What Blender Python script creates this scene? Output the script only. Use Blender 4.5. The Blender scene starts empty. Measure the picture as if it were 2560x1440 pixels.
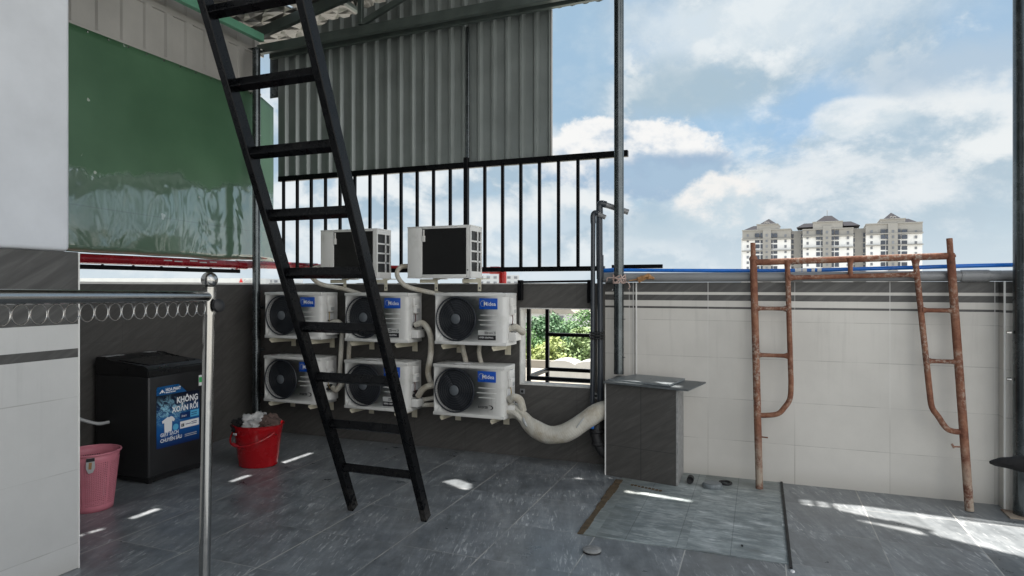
import bpy, bmesh, math, random
from mathutils import Vector, Matrix, noise
from mathutils.geometry import delaunay_2d_cdt
random.seed(7)
R = math.radians
SC = bpy.context.scene
COL = SC.collection

# ------------------------------------------------------------------ camera
YAW = math.atan(620 / 1610)
EYE = 1.65
cam = bpy.data.cameras.new("Camera"); camo = bpy.data.objects.new("Camera", cam); COL.objects.link(camo)
cam.sensor_width = 36; cam.lens = 36 * 1610 / 2560; cam.shift_y = -3 / 2560
cam.clip_start = 0.05; cam.clip_end = 5000
camo.location = (0, 0, EYE); camo.rotation_euler = (R(90), 0, YAW)
SC.camera = camo
SC.render.resolution_x = 1024; SC.render.resolution_y = 576
SC.view_settings.view_transform = 'Standard'; SC.view_settings.look = 'None'
SC.view_settings.gamma = 1; SC.view_settings.exposure = 1.3
SC.render.engine = 'CYCLES'
SC.cycles.use_denoising = True
SC.cycles.max_bounces = 8; SC.cycles.diffuse_bounces = 2; SC.cycles.glossy_bounces = 4
SC.cycles.sample_clamp_indirect = 6
SC.cycles.caustics_reflective = False; SC.cycles.caustics_refractive = False

# ------------------------------------------------------------------ sun and sky
SUN = Vector((-0.13, 0.10, 1.0))
sl = bpy.data.lights.new("Sun", 'SUN'); sl.energy = 5.0; sl.angle = R(0.53); sl.color = (1, 0.955, 0.89)
so = bpy.data.objects.new("Sun", sl); COL.objects.link(so)
so.rotation_euler = SUN.to_track_quat('Z', 'Y').to_euler(); so.location = (0, 20, 40)

class NT:
    """small helper to write node trees"""
    def __init__(s, nt):
        s.nt = nt; s.n = nt.nodes; s.l = nt.links
    def node(s, t, **kw):
        x = s.n.new(t)
        for k, v in kw.items():
            if hasattr(x, k): setattr(x, k, v)
        return x
    def put(s, sock, v):
        if isinstance(v, bpy.types.NodeSocket): s.l.new(v, sock)
        elif v is not None:
            if sock.type == 'RGBA' and len(v) == 3: v = (*v, 1)
            sock.default_value = v
    def math(s, op, a, b=None, c=None, clamp=False):
        x = s.n.new('ShaderNodeMath'); x.operation = op; x.use_clamp = clamp
        for i, v in enumerate((a, b, c)):
            if v is not None: s.put(x.inputs[i], v)
        return x.outputs[0]
    def vmath(s, op, a, b=None):
        x = s.n.new('ShaderNodeVectorMath'); x.operation = op
        s.put(x.inputs[0], a)
        if b is not None: s.put(x.inputs[1], b)
        return x.outputs['Value'] if op in ('LENGTH', 'DOT_PRODUCT') else x.outputs[0]
    def mix(s, f, a, b, blend='MIX'):
        x = s.n.new('ShaderNodeMix'); x.data_type = 'RGBA'; x.blend_type = blend
        s.put(x.inputs[0], f); s.put(x.inputs[6], a); s.put(x.inputs[7], b)
        return x.outputs[2]
    def rng(s, v, a, b, c=0., d=1., smooth=True):
        x = s.n.new('ShaderNodeMapRange'); x.interpolation_type = 'SMOOTHSTEP' if smooth else 'LINEAR'
        s.put(x.inputs[0], v)
        for i, q in enumerate((a, b, c, d)): x.inputs[i + 1].default_value = q
        return x.outputs[0]
    def noise(s, vec, scale, detail=4., rough=.5, dist=0.):
        x = s.n.new('ShaderNodeTexNoise'); s.put(x.inputs['Vector'], vec)
        x.inputs['Scale'].default_value = scale; x.inputs['Detail'].default_value = detail
        x.inputs['Roughness'].default_value = rough; x.inputs['Distortion'].default_value = dist
        return x.outputs['Fac']
    def mapping(s, vec, rot=(0, 0, 0), scale=(1, 1, 1), loc=(0, 0, 0)):
        x = s.n.new('ShaderNodeMapping'); s.put(x.inputs[0], vec)
        x.inputs[1].default_value = loc; x.inputs[2].default_value = rot
        return s.vmath('MULTIPLY', x.outputs[0], scale)
    def ramp(s, v, stops, interp='LINEAR'):
        x = s.n.new('ShaderNodeValToRGB'); s.put(x.inputs[0], v); cr = x.color_ramp; cr.interpolation = interp
        while len(cr.elements) < len(stops): cr.elements.new(.5)
        for e, (p, c) in zip(cr.elements, stops):
            e.position = p; e.color = (*c, 1) if len(c) == 3 else c
        return x.outputs[0]
    def sep(s, v):
        x = s.n.new('ShaderNodeSeparateXYZ'); s.put(x.inputs[0], v); return x.outputs
    def comb(s, a, b, c):
        x = s.n.new('ShaderNodeCombineXYZ')
        for i, v in enumerate((a, b, c)): s.put(x.inputs[i], v)
        return x.outputs[0]

def build_world():
    w = bpy.data.worlds.new("World"); SC.world = w; w.use_nodes = True
    nt = w.node_tree; nt.nodes.clear(); t = NT(nt)
    sky = t.node('ShaderNodeTexSky', sky_type='NISHITA')
    sky.sun_disc = False
    sky.sun_elevation = math.atan2(1, math.hypot(SUN.x, SUN.y)); sky.sun_rotation = math.atan2(SUN.x, SUN.y)
    sky.altitude = 10; sky.air_density = 1.0; sky.dust_density = 1.2; sky.ozone_density = 1.5
    d = t.node('ShaderNodeTexCoord').outputs['Generated']
    d = t.vmath('NORMALIZE', d)
    x, y, z = t.sep(d)
    az = t.math('ARCTAN2', x, y); el = t.math('ARCSINE', z)
    C = t.comb(az, el, 0.)
    Cs = t.vmath('MULTIPLY', C, (1.0, 1.35, 1))
    big = t.noise(Cs, 3.1, 9, .55, .25)
    mid = t.noise(Cs, 9., 9, .6, .15)
    fine = t.noise(Cs, 24., 6, .65)
    warp = t.math('ADD', t.math('MULTIPLY', t.math('SUBTRACT', mid, .5), 1.7), t.math('MULTIPLY', t.math('SUBTRACT', fine, .5), .75))
    def ae(px, py):
        u = (px - 1280) / 1610
        a = math.atan(u) - YAW
        e = math.atan((717 - py) / 1610 * math.cos(math.atan(u)))
        return a, e
    def blob(px, py, rx, ry, hard=.35, wamp=.55, lo=None):
        a, e = ae(px, py)
        v = t.vmath('SUBTRACT', C, (a, e, 0)); v = t.vmath('MULTIPLY', v, (1610 / rx, 1610 / ry, 0))
        dd = t.math('MULTIPLY_ADD', warp, wamp, t.vmath('LENGTH', v))
        return t.rng(dd, 1.0, 1.0 - hard), t.sep(v)[1]
    K = 10.0 * .1 / .05 / 2.46
    def c(r, g, b, m=1.0):
        f = lambda q: ((q / 255 + .055) / 1.055) ** 2.4 * K * m
        return (f(r), f(g), f(b))
    blue = t.mix(.75, sky.outputs[0], t.ramp(t.rng(el, 0, 1.2, smooth=False), [(0, c(208, 224, 234)), (.12, c(186, 212, 231)), (.3, c(174, 204, 228)), (1, c(130, 175, 222))]))
    # general broken cloud over everything, lit along its upper edges
    up = t.vmath('ADD', Cs, (-.012, .045, 0))
    def dens(v):
        return t.math('ADD', t.noise(v, 3.1, 9, .6, .35), t.math('MULTIPLY', t.math('SUBTRACT', t.noise(v, 9., 9, .62, .2), .5), .55))
    d0 = dens(Cs); d1 = dens(up)
    lit = t.rng(t.math('SUBTRACT', d0, d1), -.07, .09)
    cov = t.rng(d0, .40, .56)
    white = t.mix(lit, c(172, 194, 210), c(240, 244, 245))
    colr = t.mix(t.math('MULTIPLY', cov, .92), blue, white)
    grey = t.noise(t.vmath('ADD', Cs, (3.3, 1.7, 0)), 4.2, 8, .55, .2)
    colr = t.mix(t.math('MULTIPLY', t.rng(grey, .45, .62), .6), colr, c(172, 194, 211))
    # broad cloud masses and gaps of blue as they lie above the wall
    def put(colr, px, py, rx, ry, col, amt, hard=.8, wamp=.45):
        m, _ = blob(px, py, rx, ry, hard, wamp)
        return t.mix(t.math('MULTIPLY', m, amt), colr, col)
    colr = put(colr, 1430, 170, 150, 230, c(163, 194, 219), .85, .5, .4)
    colr = put(colr, 1760, 330, 250, 110, c(164, 199, 229), .7, .7, .6)
    colr = put(colr, 2060, 300, 190, 120, c(160, 197, 232), .7, .6, .6)
    colr = put(colr, 2240, 330, 140, 70, c(163, 200, 232), .6, .7, .6)
    colr = put(colr, 1900, 50, 480, 130, c(226, 235, 240), .75, .8, .7)
    colr = put(colr, 1720, 225, 280, 95, c(172, 194, 208), .85, .7, .6)
    colr = put(colr, 2350, 190, 260, 80, c(186, 204, 220), .8, .8, .6)
    colr = put(colr, 2400, 520, 260, 110, c(186, 205, 217), .6, .8, .6)
    def cumulus(colr, px, py, rx, ry, top, bot, hard=.16, wamp=.5, amt=1.0):
        m, h = blob(px, py, rx, ry, hard, wamp)
        s = t.rng(t.math('ADD', t.math('MULTIPLY', t.math('SUBTRACT', d0, d1), 6.0), t.math('MULTIPLY', h, .9)), -.65, .6)
        return t.mix(t.math('MULTIPLY', m, amt), colr, t.mix(s, bot, top))
    W1 = c(248, 248, 247); W2 = c(238, 242, 243)
    colr = cumulus(colr, 2350, 360, 330, 130, W2, c(182, 201, 214), .4, .6, .85)
    colr = cumulus(colr, 2090, 540, 380, 150, c(233, 238, 241), c(184, 203, 216), .35, .65, .85)
    colr = cumulus(colr, 1560, 395, 250, 105, W1, c(168, 192, 215), .16, .62)
    colr = cumulus(colr, 1690, 425, 165, 60, c(156, 182, 208), c(170, 195, 217), .5, .5, .9)
    colr = cumulus(colr, 2160, 285, 120, 50, W2, c(205, 219, 228), .4, .6, .8)
    colr = cumulus(colr, 1810, 510, 110, 80, c(244, 243, 241), c(200, 216, 226), .22, .65)
    colr = cumulus(colr, 1420, 520, 170, 60, W2, c(194, 212, 225), .35, .6, .85)
    colr = cumulus(colr, 1660, 570, 120, 50, c(180, 202, 216), c(186, 207, 220), .6, .4, .7)
    colr = cumulus(colr, 1210, 560, 260, 70, c(236, 241, 243), c(203, 219, 231), .5, .6, .8)
    # pale haze towards the horizon
    colr = t.mix(t.rng(el, .13, -.02, 0, .75), colr, c(222, 233, 240))
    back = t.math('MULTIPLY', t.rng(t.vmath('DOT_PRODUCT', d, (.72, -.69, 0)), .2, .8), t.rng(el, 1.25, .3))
    fill_cloud = t.mix(t.rng(big, .36, .56), c(190, 212, 234), c(255, 253, 250, 2.9))  # bright cloud added out of view to light the terrace
    colr = t.mix(t.math('MULTIPLY', back, .85), colr, fill_cloud)
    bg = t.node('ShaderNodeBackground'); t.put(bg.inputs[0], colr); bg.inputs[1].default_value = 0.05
    out = t.node('ShaderNodeOutputWorld'); t.l.new(bg.outputs[0], out.inputs[0])
build_world()

# ------------------------------------------------------------------ materials
MATS = {}
def mat(name, col=(.5, .5, .5), rough=.5, metal=0., var=.0, vscale=8., bump=0., bscale=40., spec=.5, coat=0., fn=None):
    if name in MATS: return MATS[name]
    m = bpy.data.materials.new(name); m.use_nodes = True; MATS[name] = m
    t = NT(m.node_tree); b = t.n['Principled BSDF']
    b.inputs['Base Color'].default_value = (*col, 1); b.inputs['Roughness'].default_value = rough
    b.inputs['Metallic'].default_value = metal; b.inputs['Specular IOR Level'].default_value = spec
    b.inputs['Coat Weight'].default_value = coat; b.inputs['Coat Roughness'].default_value = .08
    pos = t.node('ShaderNodeNewGeometry').outputs['Position']
    if var:
        n = t.noise(pos, vscale, 6, .6)
        f = t.rng(n, .3, .7, 1 - var, 1 + var, smooth=False)
        t.put(b.inputs['Base Color'], t.mix(1., (*col, 1), t.comb(f, f, f), 'MULTIPLY'))
        t.put(b.inputs['Roughness'], t.rng(n, .3, .7, max(.03, rough - .08), min(1, rough + .1), smooth=False))
    if bump:
        bp = t.node('ShaderNodeBump'); bp.inputs['Strength'].default_value = bump; bp.inputs['Distance'].default_value = .01
        t.put(bp.inputs['Height'], t.noise(pos, bscale, 5, .6)); t.l.new(bp.outputs[0], b.inputs['Normal'])
    if fn: fn(t, b, pos)
    return m

def grid(t, pos, ax, origin, step, w):
    """1 on a joint line that crosses axis ax"""
    v = t.sep(pos)[ax]
    f = t.math('FRACT', t.math('DIVIDE', t.math('SUBTRACT', v, origin), step))
    d = t.math('MULTIPLY', t.math('MINIMUM', f, t.math('SUBTRACT', 1., f)), step)
    return t.rng(d, w, w * .5)

def slate_floor(t, b, pos, patch=False):
    x, y, z = t.sep(pos)
    cx = t.math('FLOOR', t.math('DIVIDE', t.math('SUBTRACT', x, -2.178), .58))
    cy = t.math('FLOOR', t.math('DIVIDE', t.math('SUBTRACT', y, 4.18), .595))
    wn = t.node('ShaderNodeTexWhiteNoise', noise_dimensions='2D'); t.put(wn.inputs['Vector'], t.comb(cx, cy, 0.))
    rnd = wn.outputs['Value']
    off = t.vmath('ADD', pos, t.comb(t.math('MULTIPLY', rnd, 7.), t.math('MULTIPLY', rnd, 3.), 0.))
    ang = R(-107)
    st = t.mapping(off, (0, 0, ang if not patch else R(6)), (1.5, 6.5, 1) if not patch else (2.2, 7, 1))
    n1 = t.noise(st, 1.7, 9, .68, .5)
    n2 = t.noise(t.mapping(off, (0, 0, ang if not patch else R(6)), (3.2, 20, 1) if not patch else (3, 14, 1)), 2.4, 6, .62, .8)
    n3 = t.noise(off, 3.0, 8, .62)
    n4 = t.noise(off, 13., 7, .7)
    vein = t.math('MULTIPLY', t.rng(n2, .55, .66), t.rng(n3, .42, .58))
    if patch:
        mixn = t.math('ADD', t.math('MULTIPLY', n1, .5), t.math('ADD', t.math('MULTIPLY', n3, .3), t.math('MULTIPLY', n4, .2)))
        base = t.ramp(mixn, [(.36, (.13, .155, .158)), (.48, (.24, .275, .28)), (.58, (.42, .46, .46)), (.68, (.60, .63, .62))])
        col = t.mix(t.math('MULTIPLY', t.math('MULTIPLY', t.rng(n2, .52, .66), t.rng(n3, .4, .58)), .75), base, (.68, .71, .70))
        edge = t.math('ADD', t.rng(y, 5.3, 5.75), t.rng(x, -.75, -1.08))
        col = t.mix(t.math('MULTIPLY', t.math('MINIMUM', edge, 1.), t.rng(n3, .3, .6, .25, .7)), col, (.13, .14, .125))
    else:
        mixn = t.math('ADD', t.math('MULTIPLY', n1, .45), t.math('ADD', t.math('MULTIPLY', n3, .35), t.math('MULTIPLY', n4, .2)))
        base = t.ramp(mixn, [(.36, (.10, .11, .118)), (.5, (.185, .2, .212)), (.64, (.31, .326, .338))])
        col = t.mix(t.math('MULTIPLY', vein, .75), base, (.56, .57, .575))
    tint = t.rng(rnd, 0, 1, .86, 1.12, smooth=False)
    col = t.mix(1., col, t.comb(tint, tint, tint), 'MULTIPLY')
    # dust and footprints
    du = t.rng(t.noise(pos, 1.1, 7, .65), .5, .72)
    col = t.mix(t.math('MULTIPLY', du, .28), col, (.32, .32, .31))
    gx = grid(t, pos, 0, -2.178, .58, .0045); gy = grid(t, pos, 1, 4.18, .595, .0035)
    gn = t.rng(t.noise(pos, 2.3, 4), .35, .6, .25, 1)
    if patch:
        gx = t.math('MULTIPLY', grid(t, pos, 0, -.82, .325, .004), .8); gy = grid(t, pos, 1, 4.86, .7, .003)
        joint = t.math('MAXIMUM', gx, gy)
        col = t.mix(t.math('MULTIPLY', joint, .4), col, (.08, .085, .08))
    else:
        col = t.mix(t.math('MULTIPLY', t.math('MULTIPLY', gx, gn), .95), col, (.55, .53, .49))
        col = t.mix(t.math('MULTIPLY', t.math('MULTIPLY', gy, gn), .8), col, (.42, .41, .39))
        joint = t.math('MAXIMUM', gx, gy)
    t.put(b.inputs['Base Color'], col)
    r = t.rng(n3, .3, .7, .26, .44, smooth=False)
    if patch: r = t.rng(n3, .3, .7, .42, .6, smooth=False)
    t.put(b.inputs['Roughness'], t.math('ADD', r, t.math('MULTIPLY', joint, .3)))
    b.inputs['Specular IOR Level'].default_value = .75
    bp = t.node('ShaderNodeBump'); bp.inputs['Strength'].default_value = .15; bp.inputs['Distance'].default_value = .002
    t.put(bp.inputs['Height'], t.math('SUBTRACT', n1, t.math('MULTIPLY', joint, .8))); t.l.new(bp.outputs[0], b.inputs['Normal'])

def wall_slate(ox=-2.19, sx=.58, oz=.0, sz=.29, ax=0, gs=.35, dark=1.0):
    def fn(t, b, pos):
        x, y, z = t.sep(pos)
        v = t.comb(x, z, 0.) if ax == 0 else t.comb(y, z, 0.)
        st = t.mapping(v, (0, 0, R(-33)), (2.2, 17, 1))
        n1 = t.noise(st, 1.8, 9, .68, .5); n2 = t.noise(st, 5, 7, .6, .3); n3 = t.noise(pos, 2, 5)
        col = t.ramp(n1, [(.3, tuple(q * dark for q in (.062, .059, .055))), (.5, tuple(q * dark for q in (.080, .076, .071))), (.72, tuple(q * dark for q in (.108, .103, .097)))])
        col = t.mix(t.math('MULTIPLY', t.math('MULTIPLY', t.rng(n2, .6, .74), t.rng(n3, .45, .6)), .4), col, (.24, .235, .225))
        j = t.math('MAXIMUM', grid(t, pos, ax, ox, sx, .004), grid(t, pos, 2, oz, sz, .003))
        col = t.mix(t.math('MULTIPLY', j, gs), col, (.03, .03, .03))
        t.put(b.inputs['Base Color'], col)
        t.put(b.inputs['Roughness'], t.rng(n3, .3, .7, .42, .6, smooth=False))
        bp = t.node('ShaderNodeBump'); bp.inputs['Strength'].default_value = .25; bp.inputs['Distance'].default_value = .003
        t.put(bp.inputs['Height'], t.math('SUBTRACT', n1, j)); t.l.new(bp.outputs[0], b.inputs['Normal'])
    return fn

def banded_tile(bands, ax, ox, sx, zj, z0, z1, white=(.63, .605, .56)):
    """white wall tiles with slate bands; bands = [(z_low, z_high), ...] are slate"""
    def fn(t, b, pos):
        x, y, z = t.sep(pos)
        v = t.comb(x, z, 0.) if ax == 0 else t.comb(y, z, 0.)
        st = t.mapping(v, (0, 0, R(-33)), (1.6, 13, 1))
        n1 = t.noise(st, 1.5, 8, .62, .4); n3 = t.noise(pos, 1.7, 7, .6); n4 = t.noise(pos, 60, 3, .6)
        slate = t.ramp(n1, [(.3, (.05, .048, .046)), (.5, (.072, .07, .067)), (.72, (.115, .112, .107))])
        wh = t.mix(t.rng(n3, .35, .7), white, tuple(q * .9 for q in white))
        wh = t.mix(t.math('MULTIPLY', t.rng(n4, .62, .75), .12), wh, tuple(q * .6 for q in white))
        rn = t.noise(t.mapping(v, (0, 0, 0), (9, .55, 1)), 2.2, 7, .62)
        wh = t.mix(t.math('MULTIPLY', t.math('MULTIPLY', t.rng(rn, .52, .72), t.rng(z, .2, 1.5)), .2), wh, tuple(q * .55 for q in white))
        tn = t.node('ShaderNodeTexWhiteNoise', noise_dimensions='2D')
        zc = 0.
        for zz in zj: zc = t.math('ADD', zc, t.math('GREATER_THAN', z, zz))
        t.put(tn.inputs['Vector'], t.comb(t.math('FLOOR', t.math('DIVIDE', t.math('SUBTRACT', (x if ax == 0 else y), ox), sx)), zc, 0.))
        tv = t.rng(tn.outputs['Value'], 0, 1, .97, 1.02, smooth=False)
        wh = t.mix(1., wh, t.comb(tv, tv, tv), 'MULTIPLY')
        # grime near the floor
        wh = t.mix(t.math('MULTIPLY', t.rng(t.math('ADD', z, t.math('MULTIPLY', n3, .25)), .28, .1), .3), wh, (.34, .31, .26))
        jj = 0.
        for zz in zj:
            d = t.math('ABSOLUTE', t.math('SUBTRACT', z, zz))
            jj = t.math('MAXIMUM', jj, t.rng(d, .0035, .0015))
        jh = t.math('MULTIPLY', jj, t.rng(t.noise(pos, 3.1, 4), .38, .62, .08, .5))
        wh = t.mix(jh, wh, (.2, .19, .17))
        jv = t.math('MULTIPLY', grid(t, pos, ax, ox, sx, .005), t.rng(t.noise(pos, 1.3, 2), .4, .6, .45, .95))
        wh = t.mix(t.math('MULTIPLY', jv, .45), wh, t.mix(t.rng(z, .75, .4), (.72, .71, .68), (.18, .16, .13)))
        msk = 0.
        for lo, hi in bands:
            k = t.math('MULTIPLY', t.math('GREATER_THAN', z, lo), t.math('LESS_THAN', z, hi))
            msk = t.math('MAXIMUM', msk, k)
        slate = t.mix(t.math('MULTIPLY', jv, .8), slate, (.6, .59, .57))
        t.put(b.inputs['Base Color'], t.mix(msk, wh, slate))
        t.put(b.inputs['Roughness'], t.rng(n3, .3, .7, .38, .55, smooth=False))
        bp = t.node('ShaderNodeBump'); bp.inputs['Strength'].default_value = .12; bp.inputs['Distance'].default_value = .003
        t.put(bp.inputs['Height'], t.math('SUBTRACT', n4, t.math('MULTIPLY', jj, 2.))); t.l.new(bp.outputs[0], b.inputs['Normal'])
    return fn

def rusty(t, b, pos):
    n = t.noise(pos, 9, 9, .68, .3); n2 = t.noise(pos, 45, 6, .7); n3 = t.noise(pos, 3.2, 5, .6)
    col = t.ramp(t.math('ADD', t.math('MULTIPLY', n, .7), t.math('MULTIPLY', n2, .3)), [(.3, (.06, .022, .013)), (.44, (.16, .058, .032)), (.56, (.24, .105, .06)), (.70, (.34, .21, .14))])
    con = t.math('MULTIPLY', t.rng(n2, .47, .6), t.rng(n3, .43, .58))
    col = t.mix(t.math('MULTIPLY', con, .6), col, (.42, .38, .32))
    low = t.math('MULTIPLY', t.rng(t.sep(pos)[2], .55, .05), t.rng(n, .35, .55))
    col = t.mix(t.math('MULTIPLY', low, .8), col, (.40, .35, .28))
    t.put(b.inputs['Base Color'], col); b.inputs['Roughness'].default_value = .8
    bp = t.node('ShaderNodeBump'); bp.inputs['Strength'].default_value = .7; bp.inputs['Distance'].default_value = .006
    t.put(bp.inputs['Height'], n2); t.l.new(bp.outputs[0], b.inputs['Normal'])

def galv(t, b, pos):
    v = t.node('ShaderNodeTexVoronoi'); t.put(v.inputs['Vector'], pos); v.inputs['Scale'].default_value = 55
    n = t.noise(pos, 7, 6, .65)
    s = t.sep(v.outputs['Color'])[0]
    k = t.math('ADD', t.math('MULTIPLY', s, .07), n)
    t.put(b.inputs['Base Color'], t.ramp(k, [(.3, (.06, .069, .072)), (.8, (.135, .15, .157))]))
    b.inputs['Metallic'].default_value = .85
    t.put(b.inputs['Roughness'], t.rng(k, .3, .9, .2, .36))

def wrapped(t, b, pos):
    w = t.node('ShaderNodeTexWave', wave_type='BANDS'); w.inputs['Scale'].default_value = 16; w.inputs['Distortion'].default_value = 9
    w.inputs['Detail'].default_value = 4; t.put(w.inputs['Vector'], t.mapping(pos, (0, R(25), 0), (1, 1, .7)))
    n = t.noise(pos, 5, 7, .65)
    col = t.mix(t.rng(n, .4, .68), (.55, .53, .47), (.36, .31, .23))
    col = t.mix(t.math('MULTIPLY', t.rng(w.outputs['Fac'], .25, .0), .14), col, (.25, .22, .17))
    t.put(b.inputs['Base Color'], col); b.inputs['Roughness'].default_value = .6
    bp = t.node('ShaderNodeBump'); bp.inputs['Strength'].default_value = .22; bp.inputs['Distance'].default_value = .005
    t.put(bp.inputs['Height'], w.outputs['Fac']); t.l.new(bp.outputs[0], b.inputs['Normal'])

def green_sheet(t, b, pos):
    x, y, z = t.sep(pos)
    n = t.noise(pos, 1.1, 5, .55); f = t.noise(pos, 70, 3, .6)
    col = t.mix(t.rng(n, .3, .7), (.052, .125, .066), (.078, .172, .095))
    # the clear film that still covers the lower part, and a lapped seam
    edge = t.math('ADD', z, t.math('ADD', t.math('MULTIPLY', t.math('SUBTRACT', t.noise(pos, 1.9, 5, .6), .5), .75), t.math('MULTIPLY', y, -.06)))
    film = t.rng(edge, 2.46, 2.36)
    seam = t.rng(t.math('ABSOLUTE', t.math('SUBTRACT', z, t.math('MULTIPLY_ADD', y, -.03, 2.46))), .008, .003)
    col = t.mix(t.math('MULTIPLY', seam, .6), col, (.02, .05, .03))
    specks = t.math('MULTIPLY', t.rng(t.noise(pos, 9, 2), .74, .76), .8)
    col = t.mix(specks, col, (.5, .55, .5))
    col = t.mix(t.math('MULTIPLY', film, .4), col, (.17, .25, .20))  # film haze; pale sky reflection partly put into the base colour
    t.put(b.inputs['Base Color'], col)
    t.put(b.inputs['Roughness'], t.math('MULTIPLY_ADD', film, -.32, .40))
    t.put(b.inputs['IOR'], t.math('MULTIPLY_ADD', film, 1.4, 1.5))
    n1 = t.noise(t.mapping(pos, (0, 0, 0), (1, 1.5, .8)), 2.1, 2, .4, 1.3)
    bp = t.node('ShaderNodeBump'); bp.inputs['Strength'].default_value = 1.; bp.inputs['Distance'].default_value = .009
    t.put(bp.inputs['Height'], t.math('ADD', t.math('MULTIPLY', n1, t.math('MULTIPLY_ADD', film, .9, .1)), t.math('MULTIPLY', f, .004))); t.l.new(bp.outputs[0], b.inputs['Normal'])

def foil(t, b, pos):
    p = t.mapping(pos, (0, 0, R(45)), (5.2, 5.2, 5.2)); u, v, w = t.sep(p)
    jit = t.math('MULTIPLY', t.math('SUBTRACT', t.noise(pos, 3.2, 2, .5), .5), .9)
    tri = lambda q: t.math('ABSOLUTE', t.math('SUBTRACT', t.math('FRACT', t.math('ADD', q, jit)), .5))
    n = t.noise(pos, 9, 5, .6)
    b.inputs['Base Color'].default_value = (.16, .155, .145, 1); b.inputs['Metallic'].default_value = .8; b.inputs['Roughness'].default_value = .3
    bp = t.node('ShaderNodeBump'); bp.inputs['Strength'].default_value = 1.; bp.inputs['Distance'].default_value = .16
    t.put(bp.inputs['Height'], t.math('ADD', t.math('MAXIMUM', tri(u), tri(v)), t.math('MULTIPLY', n, .08))); t.l.new(bp.outputs[0], b.inputs['Normal'])

def poster_ink(t, b, pos):
    x, y, z = t.sep(pos)
    st = t.noise(t.mapping(pos, (R(35), 0, 0), (1, 9, 16)), 1.6, 9, .72, 1.2)
    d = t.vmath('LENGTH', t.vmath('MULTIPLY', t.vmath('SUBTRACT', pos, (-4.73, 4.09, .585)), (0, 5.0, 7.5)))
    sp = t.math('MULTIPLY', t.rng(st, .44, .62), t.rng(d, 1.25, .25))
    grad = t.ramp(t.rng(z, .28, .73, smooth=False), [(0, (.004, .02, .09)), (.3, (.006, .09, .30)), (.55, (.006, .10, .29)), (.8, (.006, .015, .05)), (1, (.003, .006, .015))])
    t.put(b.inputs['Base Color'], t.mix(sp, grad, (.30, .58, .72))); b.inputs['Roughness'].default_value = .3

def bag_cloth(t, b, pos):
    b.inputs['Roughness'].default_value = .6

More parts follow.
